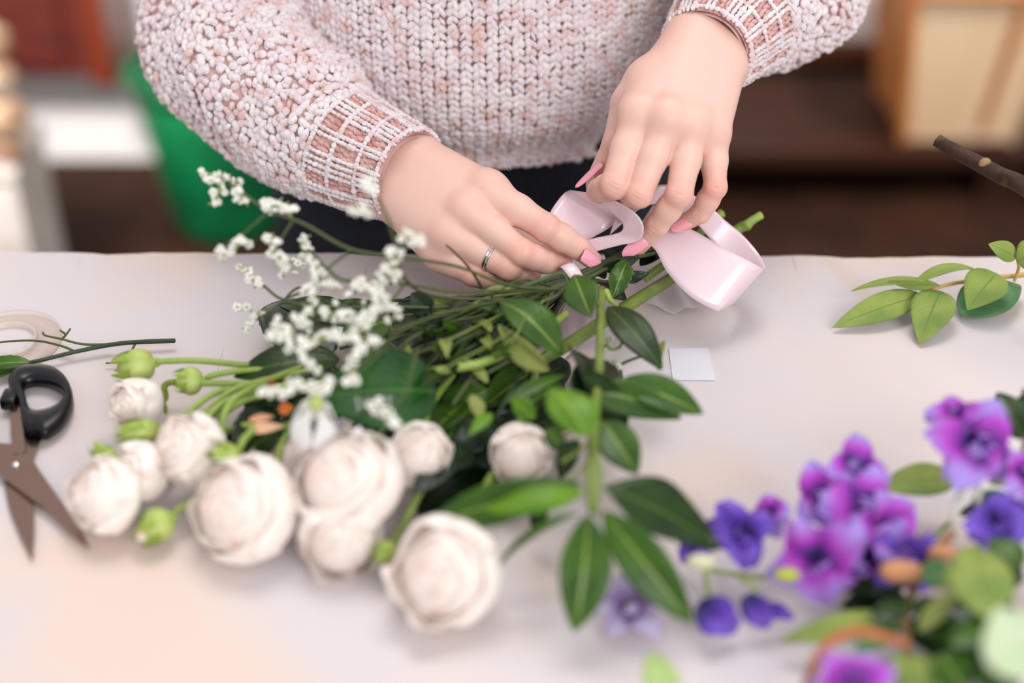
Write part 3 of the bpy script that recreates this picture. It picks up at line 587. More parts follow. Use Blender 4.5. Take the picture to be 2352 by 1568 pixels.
# tuft of small curled bracts where the branch forks
tf = pts([(1392, 668, .06), (1402, 690, .058), (1418, 702, .054)]); part('side_shoot', tube(tf, [.0022, .0018, .0012], 12, 7), STEM_L, br)
tf = pts([(1394, 775, .055), (1400, 800, .05), (1425, 795, .05), (1428, 760, .05)]); part('tendril', tube(tf, [.001, .0012, .001, .0006], 20, 6), STEM, br)
# --- thick cut stem running out behind the hands
ts = thing('cut_stem', 'thick pale green cut stem running out to the right behind the hands', 'twig', PH(1440, 690, 0))
part('stalk', tube(pts([(1200, 850, .030), (1290, 800, .034), (1380, 742, .034), (1470, 684, .028), (1540, 640, .020), (1620, 585, .026), (1690, 530, .036), (1716, 516, .040)]), [.0036, .0042, .0044, .0044, .0042, .0038, .0036, .0038], 60, 10), STEM, ts)
part('cut_end', tube(pts([(1712, 520, .039), (1728, 506, .042), (1748, 494, .044)]), [.0040, .0030, .0030], 10, 10), STEM_L, ts, 'bright knobbly cut end')
ts = thing('cut_stem', 'short green stem end peeking out above the large ribbon loop', 'twig', PH(1600, 600, 0))
part('stalk', tube(pts([(1480, 640, .02), (1570, 575, .028), (1630, 512, .040), (1660, 488, .046)]), [.003, .003, .003, .0034], 20, 8), STEM_L, ts)
# --- long thin stems bundled at the knot
KN = (1335, 632, .050)
def rstem(name, label, path, r, m, cat='twig', group=None, k=7):
    P = pts(path); rr = np.linspace(r[0], r[1], len(P)); t = thing(name, label, cat, (P[0][0], P[0][1], TAB), group); part('stalk', tube(P, rr, max(14, len(P)*8), k), m, t); return t
bun = [((900, 690), (1090, 668)), ((905, 760), (1080, 700)), ((880, 830), (1070, 730)), ((930, 880), (1110, 760)), ((1000, 865), (1140, 740)), ((960, 720), (1130, 690)), ((870, 790), (1050, 716)), ((1040, 930), (1180, 770)), ((990, 770), (1130, 720)), ((1080, 880), (1170, 760)), ((940, 800), (1120, 706)), ((850, 880), (1060, 760)), ((1100, 820), (1210, 720))]
for k, (a, b) in enumerate(bun):
    h = .035+.03*rng.random(); e = rng.normal(0, 8, 2); b = (b[0]+rng.normal(0, 30), b[1]+rng.normal(0, 22))
    rstem('green_stem', 'thin dark green stem in the tangle running to the ribbon knot', [(a[0], a[1], h*.8), (b[0], b[1], h), (1240+e[0], 662+e[1], .048), (KN[0]+e[0], KN[1]+e[1]*.6, .050), (1420+e[0], 592+e[1]*.5, .050), (1480+e[0]*2, 570+e[1], .040)], (.0011, .0015), STEM_T if k % 2 else STEM_D, group='thin stems bundled toward the knot')  # loose green flower stems without a bloom of their own
for k in range(26):
    u0, v0 = rng.uniform(880, 1160), rng.uniform(690, 900); hh = .045+.03*rng.random(); q = rng.normal(0, 18, 4)
    if v0 < 700+(1160-u0)*.02: v0 += 40
    f0 = .5; u1, v1 = u0+(1320-u0)*f0, v0+(640-v0)*f0
    rstem('green_stem', 'wiry green stem in the tangle between the hands and the roses', [(u0, v0, hh*.7), (u0+(u1-u0)*.5+q[0], v0+(v1-v0)*.5+q[1], hh), (u1+q[2], v1+q[3]*.6, hh), (1270+q[0]*.4, 664+q[1]*.3, .052)], (.0005, .0009), [STEM_T, STEM_D, STEM_T, STEM][k % 4], group='wiry stems in the middle tangle', k=5)
rstem('green_stem', 'pale yellow-green thick stem lying across the dark leaves', [(968, 858, .052), (1040, 846, .056), (1110, 832, .056), (1200, 795, .050), (1300, 720, .046)], (.0030, .0024), STEM_L)
rstem('green_stem', 'pale green stem curving over beside the round leaf', [(1175, 668, .066), (1250, 640, .070), (1290, 628, .070), (1302, 650, .068), (1280, 678, .064), (1225, 700, .060)], (.0016, .0010), STEM_T)
rstem('dark_twig', 'thin dark twig crossing in front of the ring hand', [(1024, 562, .098), (1045, 580, .094), (1072, 608, .086), (1098, 645, .075), (1110, 672, .066)], (.0006, .0010), mat('dark_bark', rgb(52, 46, 28), .5))
# --- dark serrated sprigs making the body of the bouquet
def sprig(label, stem, leaves, group=None, name='leaf_sprig'):
    t = thing(name, label, 'foliage', PH(stem[0][0], stem[0][1], 0), group)
    part('stem', tube(pts(stem), np.linspace(.0020, .0012, len(stem)), len(stem)*8, 7), STEM_D, t)
    for b, tp, wd, m, kw in leaves: leaf(t, b, tp, wd, m, **kw)
sprig('sprig with the largest glossy dark leaf, left centre of the bouquet', [(1300, 660, .045), (1130, 780, .045), (1010, 880, .045)],
      [((1004, 900, .052), (738, 912, .058), 212, leafmat('leaf_big', rgb(34, 88, 22), rgb(22, 64, 22), rgb(80, 120, 60), rough=.3, coat=.35), dict(shape=.9, blunt=.55, fold=.22, bend=.10, pet=0, mix=.5, roll=-6, nu=30, nv=13))])
sprig('sprig with broad matte dark green leaf left of the white blossoms', [(1280, 670, .040), (1000, 740, .035), (780, 800, .030)],
      [((780, 825, .034), (536, 866, .030), 120, G_DK, dict(pet=0, mix=.7, fold=.1, serr=.03)), ((740, 830, .026), (628, 694, .022), 170, G_DP, dict(pet=0, mix=.8, fold=.1, serr=.05, blunt=.5)), ((780, 850, .020), (540, 905, .014), 90, G_DK, dict(pet=0, mix=.8))])
sprig('sprig of dark leaves under the white blossoms at the upper left', [(1280, 660, .040), (1000, 700, .035), (850, 730, .030)],
      [((840, 750, .030), (640, 700, .026), 90, G_DK, dict(pet=0, mix=.8, serr=.05)), ((900, 790, .028), (780, 690, .026), 100, G_DK, dict(pet=0, mix=.7)), ((960, 820, .026), (860, 700, .026), 110, G_DP, dict(pet=0, mix=.7, serr=.05))])
sprig('sprig with a dark saw-edged leaf curled beside the little finger', [(1260, 660, .045), (1100, 680, .045), (1000, 700, .045)],
      [((990, 725, .052), (945, 672, .060), 62, G_DP, dict(pet=0, fold=.2, serr=.10, mix=.1)), ((1060, 712, .050), (955, 676, .056), 42, G_UN, dict(pet=0, fold=.3, roll=-30)), ((1180, 655, .044), (1080, 712, .044), 44, G_UN, dict(pet=0, roll=30))])
sprig('torn pale-green leaf sprig standing right of the knot below the nail', [(1340, 640, .046), (1400, 650, .046), (1430, 640, .048)],
      [((1440, 600, .058), (1405, 690, .046), 56, G_MD, dict(pet=0, wave=.15, fold=.3, serr=.15)), ((1430, 645, .050), (1492, 628, .054), 30, G_DP, dict(pet=0, wave=.1)), ((1380, 620, .050), (1470, 590, .055), 34, G_DP, dict(pet=0, roll=30))])
fl = [(1120, 760), (1010, 760), (1190, 800), (1240, 720), (940, 740), (860, 780), (1000, 880), (1110, 870), (1270, 900), (1180, 1000), (1040, 960), (1120, 1010), (1020, 1080), (760, 940), (620, 1020), (1120, 800), (1060, 850), (1180, 880), (1100, 920), (1020, 930), (1230, 930), (1160, 960), (1080, 1000), (1000, 990), (1290, 950), (1140, 1060), (1060, 1060), (1250, 880), (960, 760), (1050, 770), (900, 860), (700, 940), (640, 900), (600, 960), (680, 1000), (580, 1000), (1220, 760), (1150, 720), (1260, 1000), (900, 1000), (850, 980)]
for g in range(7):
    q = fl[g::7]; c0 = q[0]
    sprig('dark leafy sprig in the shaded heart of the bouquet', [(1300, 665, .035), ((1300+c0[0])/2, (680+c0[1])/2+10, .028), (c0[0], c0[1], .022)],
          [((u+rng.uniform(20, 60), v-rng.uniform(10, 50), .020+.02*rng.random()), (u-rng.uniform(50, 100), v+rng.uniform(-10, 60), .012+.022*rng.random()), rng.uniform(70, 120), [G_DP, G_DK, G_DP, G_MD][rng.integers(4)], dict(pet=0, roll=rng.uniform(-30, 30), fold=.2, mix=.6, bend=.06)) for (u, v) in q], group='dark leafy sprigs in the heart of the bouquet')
sprig('sprig of deep green leaves under the fingertips at the knot', [(1560, 560, .030), (1440, 600, .034), (1330, 650, .034)],
      [((1440, 615, .036), (1385, 572, .044), 44, G_DP, dict(pet=0)), ((1390, 640, .036), (1345, 598, .04), 40, G_DK, dict(pet=0, roll=30)), ((1420, 590, .040), (1500, 566, .042), 48, G_DP, dict(pet=0)), ((1470, 610, .034), (1530, 575, .038), 44, G_DP, dict(pet=0, roll=-30)), ((1380, 650, .032), (1440, 690, .03), 44, G_DK, dict(pet=0)), ((1350, 660, .032), (1270, 690, .03), 54, G_DP, dict(pet=0))])
for g in range(4):
    L_ = []
    for q in range(8):
        u = rng.uniform(900, 1250); v = 700+(1250-u)*.10+rng.uniform(-10, 130); a = rng.uniform(0, 6.28); l = rng.uniform(40, 85)
        L_.append(((u, v, .052+.018*rng.random()), (u+l*math.cos(a), v+l*.6*math.sin(a), .045+.02*rng.random()), l*rng.uniform(.35, .6), [G_DP, G_DK, G_DP, G_MD, G_UN][rng.integers(5)], dict(pet=0, roll=rng.uniform(-50, 50), fold=.3, mix=.3, bend=rng.uniform(-.1, .2))))
    sprig('wiry sprig with small curled dark leaves threaded through the tangled stems', [(1290, 665, .050), (1150+g*20, 700+g*10, .055), (960+g*30, 740+g*25, .050)], L_, group='small-leaved sprigs in the tangle')
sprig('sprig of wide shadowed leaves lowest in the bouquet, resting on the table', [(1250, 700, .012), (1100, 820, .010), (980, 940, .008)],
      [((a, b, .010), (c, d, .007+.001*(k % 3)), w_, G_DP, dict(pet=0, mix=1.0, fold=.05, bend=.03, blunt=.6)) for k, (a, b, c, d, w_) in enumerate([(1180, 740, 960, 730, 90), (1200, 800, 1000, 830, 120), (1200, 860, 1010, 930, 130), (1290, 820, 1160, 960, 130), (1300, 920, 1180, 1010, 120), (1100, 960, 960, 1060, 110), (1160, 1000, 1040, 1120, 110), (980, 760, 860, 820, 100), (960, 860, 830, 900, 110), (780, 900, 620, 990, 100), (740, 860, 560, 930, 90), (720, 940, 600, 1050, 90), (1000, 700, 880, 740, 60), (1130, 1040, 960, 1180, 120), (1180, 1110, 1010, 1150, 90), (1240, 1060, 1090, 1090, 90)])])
sprig('sprig of small yellow-green young leaves in the middle of the bouquet', [(1290, 690, .040), (1200, 850, .045), (1140, 960, .045)],
      [((1130, 950, .050), (1075, 1000, .048), 34, G_BR, dict(pet=0)), ((1100, 960, .052), (1085, 905, .05), 40, G_UN, dict(pet=0, roll=20)), ((1230, 960, .056), (1175, 915, .058), 50, G_BR, dict(pet=0, roll=-20)), ((1160, 925, .052), (1300, 860, .054), 36, G_MD, dict(pet=0, fold=.4)), ((1290, 880, .052), (1190, 960, .05), 34, G_MD, dict(pet=0, roll=40)), ((1120, 880, .05), (1066, 822, .052), 30, G_UN, dict(pet=0, roll=20)), ((1255, 985, .05), (1300, 1040, .04), 44, G_MD, dict(pet=0))])
# --- white blossom sprays
BW = petalmat('white_blossom', rgb(255, 254, 248), rgb(254, 250, 236), rgb(240, 228, 150), p0=-.2, p1=.35, nscale=60); CAL = mat('calyx_green', rgb(150, 160, 96), .6)
def floret_geo(mb, c, ax, r):
    ax = nrm(ax); e1 = nrm(np.cross(ax, [.3, .2, 1])); e2 = np.cross(ax, e1); M = np.array([e1, e2, ax])
    for k in range(5):
        a = k*2*np.pi/5+.3; d = np.array((math.cos(a), math.sin(a), .75)); cc = c+(d@M)*r*.62
        ball(cc, r*.48, mb, 0, 6, 5, (1, 1, .9)); mb.uv[-1][:, 0] = .3+.5*rng.random()
    tube([c-ax*r*1.3, c+ax*r*.35], [r*.15, r*.30], 3, 6, mb, 1)
def cluster(parent, u, v, h, wpx, hpx, n, ang=0):
    P0 = PH(u, v, h); d = (P0-CP)@FW; px = d/FPX; mb = MB(); ca, sa = math.cos(ang), math.sin(ang)
    for k in range(n):
        s = (k+.5)/n*2-1; x = s*wpx/2; y = rng.normal(0, .28)*hpx; xx, yy = x*ca-y*sa, x*sa+y*ca
        c = P0+RT*xx*px-UP*yy*px+FW*rng.normal(0, .002); floret_geo(mb, c, rng.normal(0, 1, 3)*.6+np.array((0, -.4, .5)), .0026*rng.uniform(.75, 1.2))
    tube([P0+(RT*(-wpx/2*ca)-UP*(-wpx/2*sa))*px, P0+(RT*(wpx/2*ca)-UP*(wpx/2*sa))*px], [.0006, .0006], 3, 5, mb, 1)
    return part('blossom_cluster', mb, [BW, CAL], parent)
def spray(label, stems, cl):
    t = thing('blossom_spray', label, 'flower', PH(*stems[0][0][:2], 0), 'white blossom sprays')
    for k, s in enumerate(stems): part('stem', tube(pts(s), np.linspace(.0009 if k else .0011, .0006 if k else .0009, len(s)), len(s)*7, 6), STEM_T, t)
    for c in cl: cluster(t, *c)
spray('white blossom spray reaching highest left, in front of the green bucket',
      [[(1290, 665, .062), (1170, 655, .075), (1050, 612, .095), (920, 590, .11), (805, 572, .12), (700, 515, .13), (610, 480, .13), (560, 445, .135), (500, 400, .14)], [(610, 492, .13), (560, 535, .12), (520, 560, .115)], [(672, 508, .13), (645, 550, .12), (625, 590, .11)], [(808, 572, .12), (745, 625, .105), (735, 660, .10)]],
      [(497, 403, .14, 78, 34, 10, .25), (500, 445, .135, 58, 26, 7, -1.1), (549, 448, .135, 50, 50, 9, .8), (640, 480, .13, 76, 34, 11, .1), (548, 562, .12, 50, 26, 7, -.3), (512, 580, .113, 30, 24, 6, 1.2), (634, 565, .115, 60, 30, 8, 1.3), (648, 600, .108, 40, 24, 6, 1.2)])
spray('white blossom spray standing upright beside the sweater cuff',
      [[(1180, 690, .060), (1000, 680, .07), (930, 640, .10), (912, 575, .13), (895, 515, .15), (868, 455, .165)], [(912, 575, .13), (935, 550, .14)]],
      [(853, 425, .17, 36, 30, 7, 1.2), (828, 480, .16, 44, 22, 6, .1), (945, 545, .14, 56, 26, 8, .5), (908, 578, .13, 30, 20, 5, 0), (903, 618, .115, 60, 26, 8, 1.5)])
spray('white blossom spray with the densest blossoms, centre left',
      [[(1290, 668, .060), (1120, 668, .075), (1030, 668, .08), (930, 652, .09), (800, 645, .10), (755, 620, .105), (715, 575, .11)], [(930, 652, .09), (880, 720, .085), (850, 800, .08)], [(830, 650, .10), (770, 720, .09), (690, 750, .085)]],
      [(700, 565, .11, 44, 20, 6, 1.3), (722, 620, .105, 60, 30, 9, 1.2), (750, 650, .10, 60, 34, 9, .6), (850, 665, .10, 90, 50, 16, .3), (885, 700, .095, 80, 50, 15, .6), (870, 650, .10, 70, 40, 10, -1.0), (715, 690, .095, 70, 30, 9, 1.4), (770, 720, .09, 60, 36, 9, .2), (805, 730, .088, 50, 30, 8, .8)])
spray('white blossom spray lying over the big dark leaf',
      [[(1280, 680, .055), (1100, 700, .07), (960, 740, .085), (880, 790, .09), (820, 840, .09)], [(960, 740, .085), (820, 770, .09), (660, 740, .09)], [(900, 790, .085), (780, 880, .08), (640, 900, .08)], [(960, 800, .08), (930, 900, .075), (890, 950, .075)]],
      [(665, 750, .09, 96, 50, 17, -.2), (640, 775, .088, 46, 30, 8, .3), (663, 785, .088, 40, 22, 5, 1.4), (700, 810, .088, 70, 34, 11, 1.4), (740, 780, .09, 70, 26, 9, -.05), (795, 778, .09, 46, 22, 6, 0), (832, 745, .092, 90, 28, 11, -1.1), (825, 790, .09, 40, 34, 6, .3), (808, 838, .09, 90, 34, 12, -1.2), (862, 785, .088, 44, 20, 5, .2), (640, 897, .082, 80, 28, 10, .1), (690, 885, .082, 50, 30, 7, -.2), (735, 885, .082, 60, 50, 11, -.6), (878, 948, .078, 74, 26, 9, .6), (912, 972, .076, 26, 20, 4, .5)])
spray('budding brownish blossom spray thrown left over the bare table',
      [[(1200, 700, .05), (1000, 706, .055), (900, 704, .06), (740, 705, .066), (650, 688, .07), (605, 655, .075), (560, 620, .08)], [(745, 705, .066), (690, 660, .07), (820, 640, .075)][:2]+[(640, 700, .066), (590, 735, .06)], [(650, 688, .07), (720, 660, .075)]],
      [(572, 632, .08, 70, 12, 7, .75), (590, 650, .076, 30, 14, 4, .8), (560, 707, .062, 44, 10, 4, -.1), (580, 735, .06, 60, 10, 6, -.9), (668, 600, .085, 70, 14, 6, .3), (660, 625, .083, 40, 12, 4, -.7)])
spray('tiny blossom sprig on the table right of the branch stem',
      [[(1330, 880, .030), (1400, 850, .034), (1440, 830, .036), (1480, 815, .036)], [(1360, 870, .032), (1385, 800, .04), (1408, 788, .044)], [(1425, 845, .034), (1430, 868, .03)]], [(1410, 838, .036, 22, 14, 4, .2), (1408, 790, .044, 22, 12, 3, -.6)])
# --- roses
RP_ = petalmat('rose_petal', rgb(255, 246, 240), rgb(255, 238, 230), rgb(254, 186, 164), nscale=46, trans=.25, p0=-.14, p1=.36)
SEP = leafmat('sepal', rgb(150, 172, 70), rgb(128, 156, 56), rgb(180, 196, 110), coat=0); BUD = mat('bud_green', rgb(150, 172, 78), .5, rgb(178, 192, 110), 70, bump=.2, sss=.1)
def basis(ax, roll=0):
    ax = nrm(ax); e1 = nrm(np.cross([.2, .1, 1] if abs(ax[2]) < .9 else [1, 0, 0], ax)); e2 = np.cross(ax, e1); c, s = math.cos(roll), math.sin(roll)
    return np.array([e1*c+e2*s, -e1*s+e2*c, ax])
def petal(mb, C, M, R, phi, rho, beta, top, curl, sd, nu=13, nv=12, notch=.10, bot=-.8, close=.66, ruf=1.):
    V = []; uv = []
    for i in range(nv):
        t = i/(nv-1); r = rho*math.sin(math.pi*(.10+(close-.10)*t))**.85
        for j in range(nu):
            s = -1+2*j/(nu-1); wv = ruf*(.030*math.sin(s*4+sd)*t*t+.015*math.sin(s*8+sd*2)*t**3); a = phi+beta*s*(.45+.55*math.sin(min(1, t*1.25)*math.pi/2))*(1-.10*t**4)
            z = bot+(top-bot)*t-notch*(abs(s)**2.4)*t+wv; cu = curl*max(0, t-.72)**1.5*5
            rr = r+cu+wv*.8+.03*abs(s)**3*t; z -= cu*.5
            V.append(C+R*(np.array((rr*math.cos(a), rr*math.sin(a), z))@M)); uv.append((t, (s+1)/2))
    mb.add(V, grid_faces(nv, nu), 0, uv)
def rose(u, v, h, rpx, ax, label, stem=None, seed=0, opn=1.0, sep=True, group='cream roses in the bouquet', name='rose', pm=None):
    C = PH(u, v, h); d = (C-CP)@FW; R = rpx*d/FPX; rg = np.random.default_rng(seed+50); M = basis(ax, rg.uniform(0, 6)); pm = pm or RP_
    t = thing(name, label, 'flower', PH(u, v, 0), group); mb = MB(); N = 19; tilt = rg.uniform(-.12, .12, 2)
    for k in range(N-5):
        q = k/(N-6); rho = .10+.80*q**.9*opn; petal(mb, C, M, R, k*2.4+rg.normal(0, .2), rho, 1.7-.7*q, .78*math.sqrt(max(.1, 1-(rho*.85)**2))+rg.normal(0, .02), .02+.05*q*rg.uniform(0, 1), rg.uniform(0, 6), close=.74-.04*q, ruf=1+1.2*q)
    ball(C-M[2]*R*.02, R, mb, 0, 24, 16, (.80*opn, .80*opn, .70), M); mb.uv[-1][:, 0] = .30
    part('bloom', mb, pm, t)
    for k in range(5):
        mo = MB(); petal(mo, C, M, R*1.02, k*2.513+rg.normal(0, .2), .93*opn+.03*rg.random(), .95, .38+rg.normal(0, .14), .03+.16*rg.random()**2, rg.uniform(0, 6), close=.73, ruf=2.6); part('petal', mo, pm, t)
    if sep:
        cb = C-M[2]*R*.80; mb = ball(cb-M[2]*R*.10, R*.22, scale=(1, 1, 1)); part('calyx', mb, BUD, t)
        for k in range(5):
            a = k*1.257+.4; rd = M[0]*math.cos(a)+M[1]*math.sin(a); part('sepal', leafgeo(cb, cb+rd*R*.72+M[2]*R*.10, R*.34, pet=0, n=-M[2]*.9+rd*.2, bend=.18, nu=10, nv=5), [SEP], t)
        if stem is not None:
            P = [cb-M[2]*R*.15, cb-M[2]*R*.5]+pts(stem); part('stem', tube(P, np.linspace(.0020, .0022, len(P)), len(P)*7, 7), STEM_L, t)
    return t
HUB = (900, 820, .030)
A = lambda x, y, z: np.array((x, y, z), float)
rose(1025, 1312, .026, 120, A(-.25, -.70, .62), 'largest cream rose, nearest the camera at the bottom of the bouquet', [(1085, 1180, .025), (1180, 1000, .022)], 1, 1.12)
rose(800, 1105, .044, 118, A(-.2, -.45, .9), 'large open cream rose at the centre of the row of roses', [(880, 980, .030), (960, 860, .03)], 2, 1.12)
rose(785, 1232, .020, 100, A(.1, -.9, .25), 'cream rose tucked below the central rose on the table', [(860, 1100, .015), (960, 900, .02)], 3, 1.05)
rose(562, 1168, .028, 122, A(-.3, -.6, .7), 'wide cream rose left of the central rose with loose outer petals', [(640, 1040, .03), (720, 900, .03)], 4, 1.1)
rose(436, 1030, .038, 88, A(-.45, -.5, .75), 'cream rose with drooping petals above the left cluster', [(520, 940, .04), (600, 880, .04), (760, 820, .03)], 5, 1.0)
rose(322, 1082, .022, 74, A(-.5, -.6, .4), 'cream rose wedged between the leftmost rose and its upper neighbour', [(420, 1010, .02), (560, 900, .03)], 6, 1.0)
rose(238, 1138, .026, 84, A(-.45, -.6, .6), 'leftmost cream rose beside the scissor blade', [(330, 1060, .02), (480, 940, .03)], 7, 1.1)
rose(315, 925, .024, 72, A(-.45, -.7, .4), 'half-open cream rose below the topmost green bud', [(385, 880, .02), (480, 880, .03), (620, 882, .035)], 8, .85)
rose(966, 1044, .040, 80, A(.12, -.75, .6), 'cream rose right of centre below the white blossom on the dark leaf', [(985, 940, .04), (1040, 860, .04)], 9, .98)
rose(1195, 1042, .036, 76, A(.05, -.8, .45), 'small cream rose furthest right beside the leafy branch', [(1200, 940, .04), (1230, 860, .04)], 10, .98)
rose(690, 1052, .022, 66, A(-.1, -.2, .9), 'pale rose half hidden behind the central rose', None, 11, 1.0, False)
rose(600, 1068, .016, 56, A(-.3, -.3, .9), 'greenish white rose half hidden behind the wide left rose', None, 12, 1.0, False)
# loose outer petals
WP = petalmat('white_petal', rgb(246, 246, 248), rgb(242, 242, 240), rgb(226, 226, 210), trans=.3, p0=-.3, p1=.4)
wf = thing('white_flower', 'drooping white bell-shaped flower left of the big dark leaf', 'flower', PH(715, 960, 0))
C = PH(722, 968, .068); M = basis(PH(714, 1010, .050)-PH(722, 930, .082)); R = 84*((C-CP)@FW)/FPX
for k in range(5):
    mo = MB(); petal(mo, C, M, R, k*1.257, .62, .62, .75, .22 if k in (1, 2) else .05, k*1.3, notch=.35); part('petal', mo, WP, wf)
part('calyx', ball(C-M[2]*R*.85, R*.2), BUD, wf); part('stem', tube([C-M[2]*R*.9]+pts([(735, 880, .07), (850, 830, .05)]), [.0016]*3, 16, 6), STEM_L, wf)
lp = thing('white_petal', 'single small white petal standing between the large leaf and the roses', 'petal', PH(822, 1000, 0))
part('blade', leafgeo(PH(818, 1022, .058), PH(826, 978, .066), 30*.84/FPX, pet=0, fold=.5), WP, lp)
def bud(u, v, h, rpx, ax, label, stem, elong=1.2, slit=False):
    C = PH(u, v, h); d = (C-CP)@FW; R = rpx*d/FPX; M = basis(ax); t = thing('rose_bud', label, 'bud', PH(u, v, 0), 'green rose buds')
    z = np.linspace(-1, 1, 12); prof = [(max(.0, (1-abs(q)**2.2)**.5*(1-.28*max(0, q)-(.0 if q < 0 else .12*q))), q*elong) for q in z]; mb = MB(); k = 20; a = np.linspace(0, 2*np.pi, k, endpoint=False)
    V = [C+R*(np.array((r*(1+.05*math.cos(5*x))*math.cos(x), r*(1+.05*math.cos(5*x))*math.sin(x), zz))@M) for r, zz in prof for x in a]; mb.add(V, grid_faces(12, k, True))
    part('bud', mb, BUD, t)
    for k in range(5):
        x = k*1.257; rd = M[0]*math.cos(x)+M[1]*math.sin(x); b = C-M[2]*R*elong*.9; part('sepal', leafgeo(b+rd*R*.3, C+rd*R*.55+M[2]*R*elong*1.25, R*.75, pet=0, n=rd, bend=.20, nu=10, nv=5, fold=-.2), SEP, t)
    if slit: part('petal_tip', ball(C+M[2]*R*elong*.75, R*.45, scale=(1, 1, 1)), RP_, t)
    part('receptacle', ball(C-M[2]*R*elong*1.02, R*.30), BUD, t)
    if stem: P = [C-M[2]*R*elong*1.1]+pts(stem); part('stem', tube(P, [.0020]*len(P), len(P)*7, 7), STEM_L, t)
bud(312, 840, .028, 40, A(-.95, -.15, -.1), 'topmost green rosebud, upper left above a half-open rose', [(370, 830, .032), (450, 828, .034), (560, 838, .034), (700, 850, .03)], 1.15, False)
bud(435, 874, .028, 34, A(-.9, -.3, .2), 'round green rosebud on its own stalk left of the dark leaves', [(490, 862, .03), (570, 850, .034), (700, 850, .03)], .95)
bud(322, 992, .030, 30, A(-.9, -.35, .1), 'slender green rosebud between two cream roses on the left', [(400, 975, .03), (500, 900, .03), (640, 880, .03)], 1.6)
bud(516, 1046, .046, 32, A(-.5, -.5, .6), 'green rosebud in front of the drooping-petal rose', [(560, 1010, .05), (610, 960, .04)], 1.1, False)
bud(358, 1208, .014, 40, A(-.7, -.7, -.05), 'green rosebud opening on the table at the lower left', [(410, 1170, .018), (460, 1140, .02)], 1.15, True)
bud(884, 1268, .018, 28, A(-.4, -.8, .1), 'small green rosebud left of the largest rose', [(930, 1200, .02), (970, 1120, .03)], 1.1, False)
bud(240, 1046, .030, 24, A(-.7, .4, .5), 'tiny green rosebud tip above the leftmost rose', [(290, 1060, .03), (340, 1040, .03)], 1.4)
for P, lab in ((((600, 875), (480, 940)), 'yellow-green stem curving behind the left roses'), (((640, 900), (500, 960)), 'pale green stem arching over the dark leaves left'), (((560, 905), (455, 985)), 'brownish green stem slanting down to the left roses'), (((620, 985), (520, 990)), 'bright green stem lying low between left roses and orange petal')):
    (a, b), (c_, d_) = P; rstem('green_stem', lab, [(c_, d_, .026), ((a+c_)/2-8, (b+d_)/2-10, .034), (a, b, .036), (a+140, b-30, .034)], (.0020, .0022), STEM_L, group='bare green stems behind the left roses')  # bare flower stems, not joined to any rose
for (u, v, w_, l, c, lab) in ((610, 985, 26, 84, rgb(214, 168, 134), 'tan dried petal lying on dark leaves, lower of two'), (600, 962, 18, 60, rgb(206, 150, 120), 'tan dried petal lying on dark leaves, upper of two'), (657, 940, 30, 34, rgb(206, 110, 40), 'orange dried scrap above the tan petals')):
    single('dried_petal', leafgeo(PH(u-l/2, v+4, .045), PH(u+l/2, v-6, .047), w_*.9/FPX, pet=0, fold=.3), mat('dried_petal', c, .7), lab, 'petal', 'dried petals')
rs = thing('red_thorn_scrap', 'small red leaf scrap upright beside the white blossoms', 'leaf', PH(626, 880, 0)); part('blade', leafgeo(PH(626, 892, .07), PH(622, 866, .078), 10*.9/FPX, pet=0), mat('red_scrap', rgb(170, 60, 36), .6), rs)
# --- ribbon
SAT = mat('pink_satin', rgb(232, 208, 216), .27, spec=.9, sheen=.2, coat=.3, bump=.25, bscale=22); nt = SAT.node_tree; SAT.node_tree.nodes['Principled BSDF'].inputs['Anisotropic'].default_value = .5
def strip(rows, n=60, m=9, mb=None, bow=0):
    R_ = np.array([np.concatenate([PD(a[0], a[1], a[2]), PD(b[0], b[1], b[2])]) for a, b in rows]); C = spline(R_, n); V = []; uv = []
    for i, r in enumerate(C):
        for j in range(m): s = j/(m-1); V.append(r[:3]*(1-s)+r[3:]*s); uv.append((i/n, s))
    return (mb or MB()).add(V, grid_faces(n, m), uv=uv)
rb = thing('satin_ribbon', 'pale pink satin ribbon looped in the hands and wound round the stems', 'ribbon', PH(1400, 650, 0))
o = part('left_loop', strip([((1250, 520, .966), (1320, 585, .960)), ((1268, 480, .972), (1352, 552, .966)), ((1290, 450, .976), (1395, 526, .972)), ((1304, 439, .972), (1424, 506, .968)), ((1318, 438, .962), (1428, 510, .962)), ((1366, 446, .945), (1408, 492, .952)), ((1420, 464, .932), (1424, 506, .944)), ((1462, 492, .926), (1431, 516, .940)), ((1478, 522, .927), (1428, 530, .942)), ((1468, 552, .934), (1408, 538, .948)), ((1424, 563, .942), (1368, 546, .953)), ((1370, 577, .952), (1335, 556, .958))], 110), SAT, rb, 'small loop between the fingertips'); solid(o, .0003)
o = part('right_loop', strip([((1440, 560, .962), (1500, 470, .968)), ((1497, 566, .952), (1555, 510, .958)), ((1532, 624, .944), (1606, 536, .950)), ((1582, 678, .938), (1664, 570, .945)), ((1640, 711, .938), (1718, 598, .943)), ((1660, 712, .946), (1748, 614, .950)), ((1690, 690, .964), (1757, 612, .964)), ((1700, 650, .980), (1742, 582, .978)), ((1672, 600, .988), (1706, 540, .986)), ((1632, 550, .988), (1664, 505, .986)), ((1590, 505, .982), (1634, 478, .980)), ((1530, 470, .975), (1560, 430, .973)), ((1470, 480, .965), (1490, 430, .970)), ((1400, 540, .965), (1420, 480, .968))], 120), SAT, rb, 'large loop hanging right of the fingers'); solid(o, .0003)
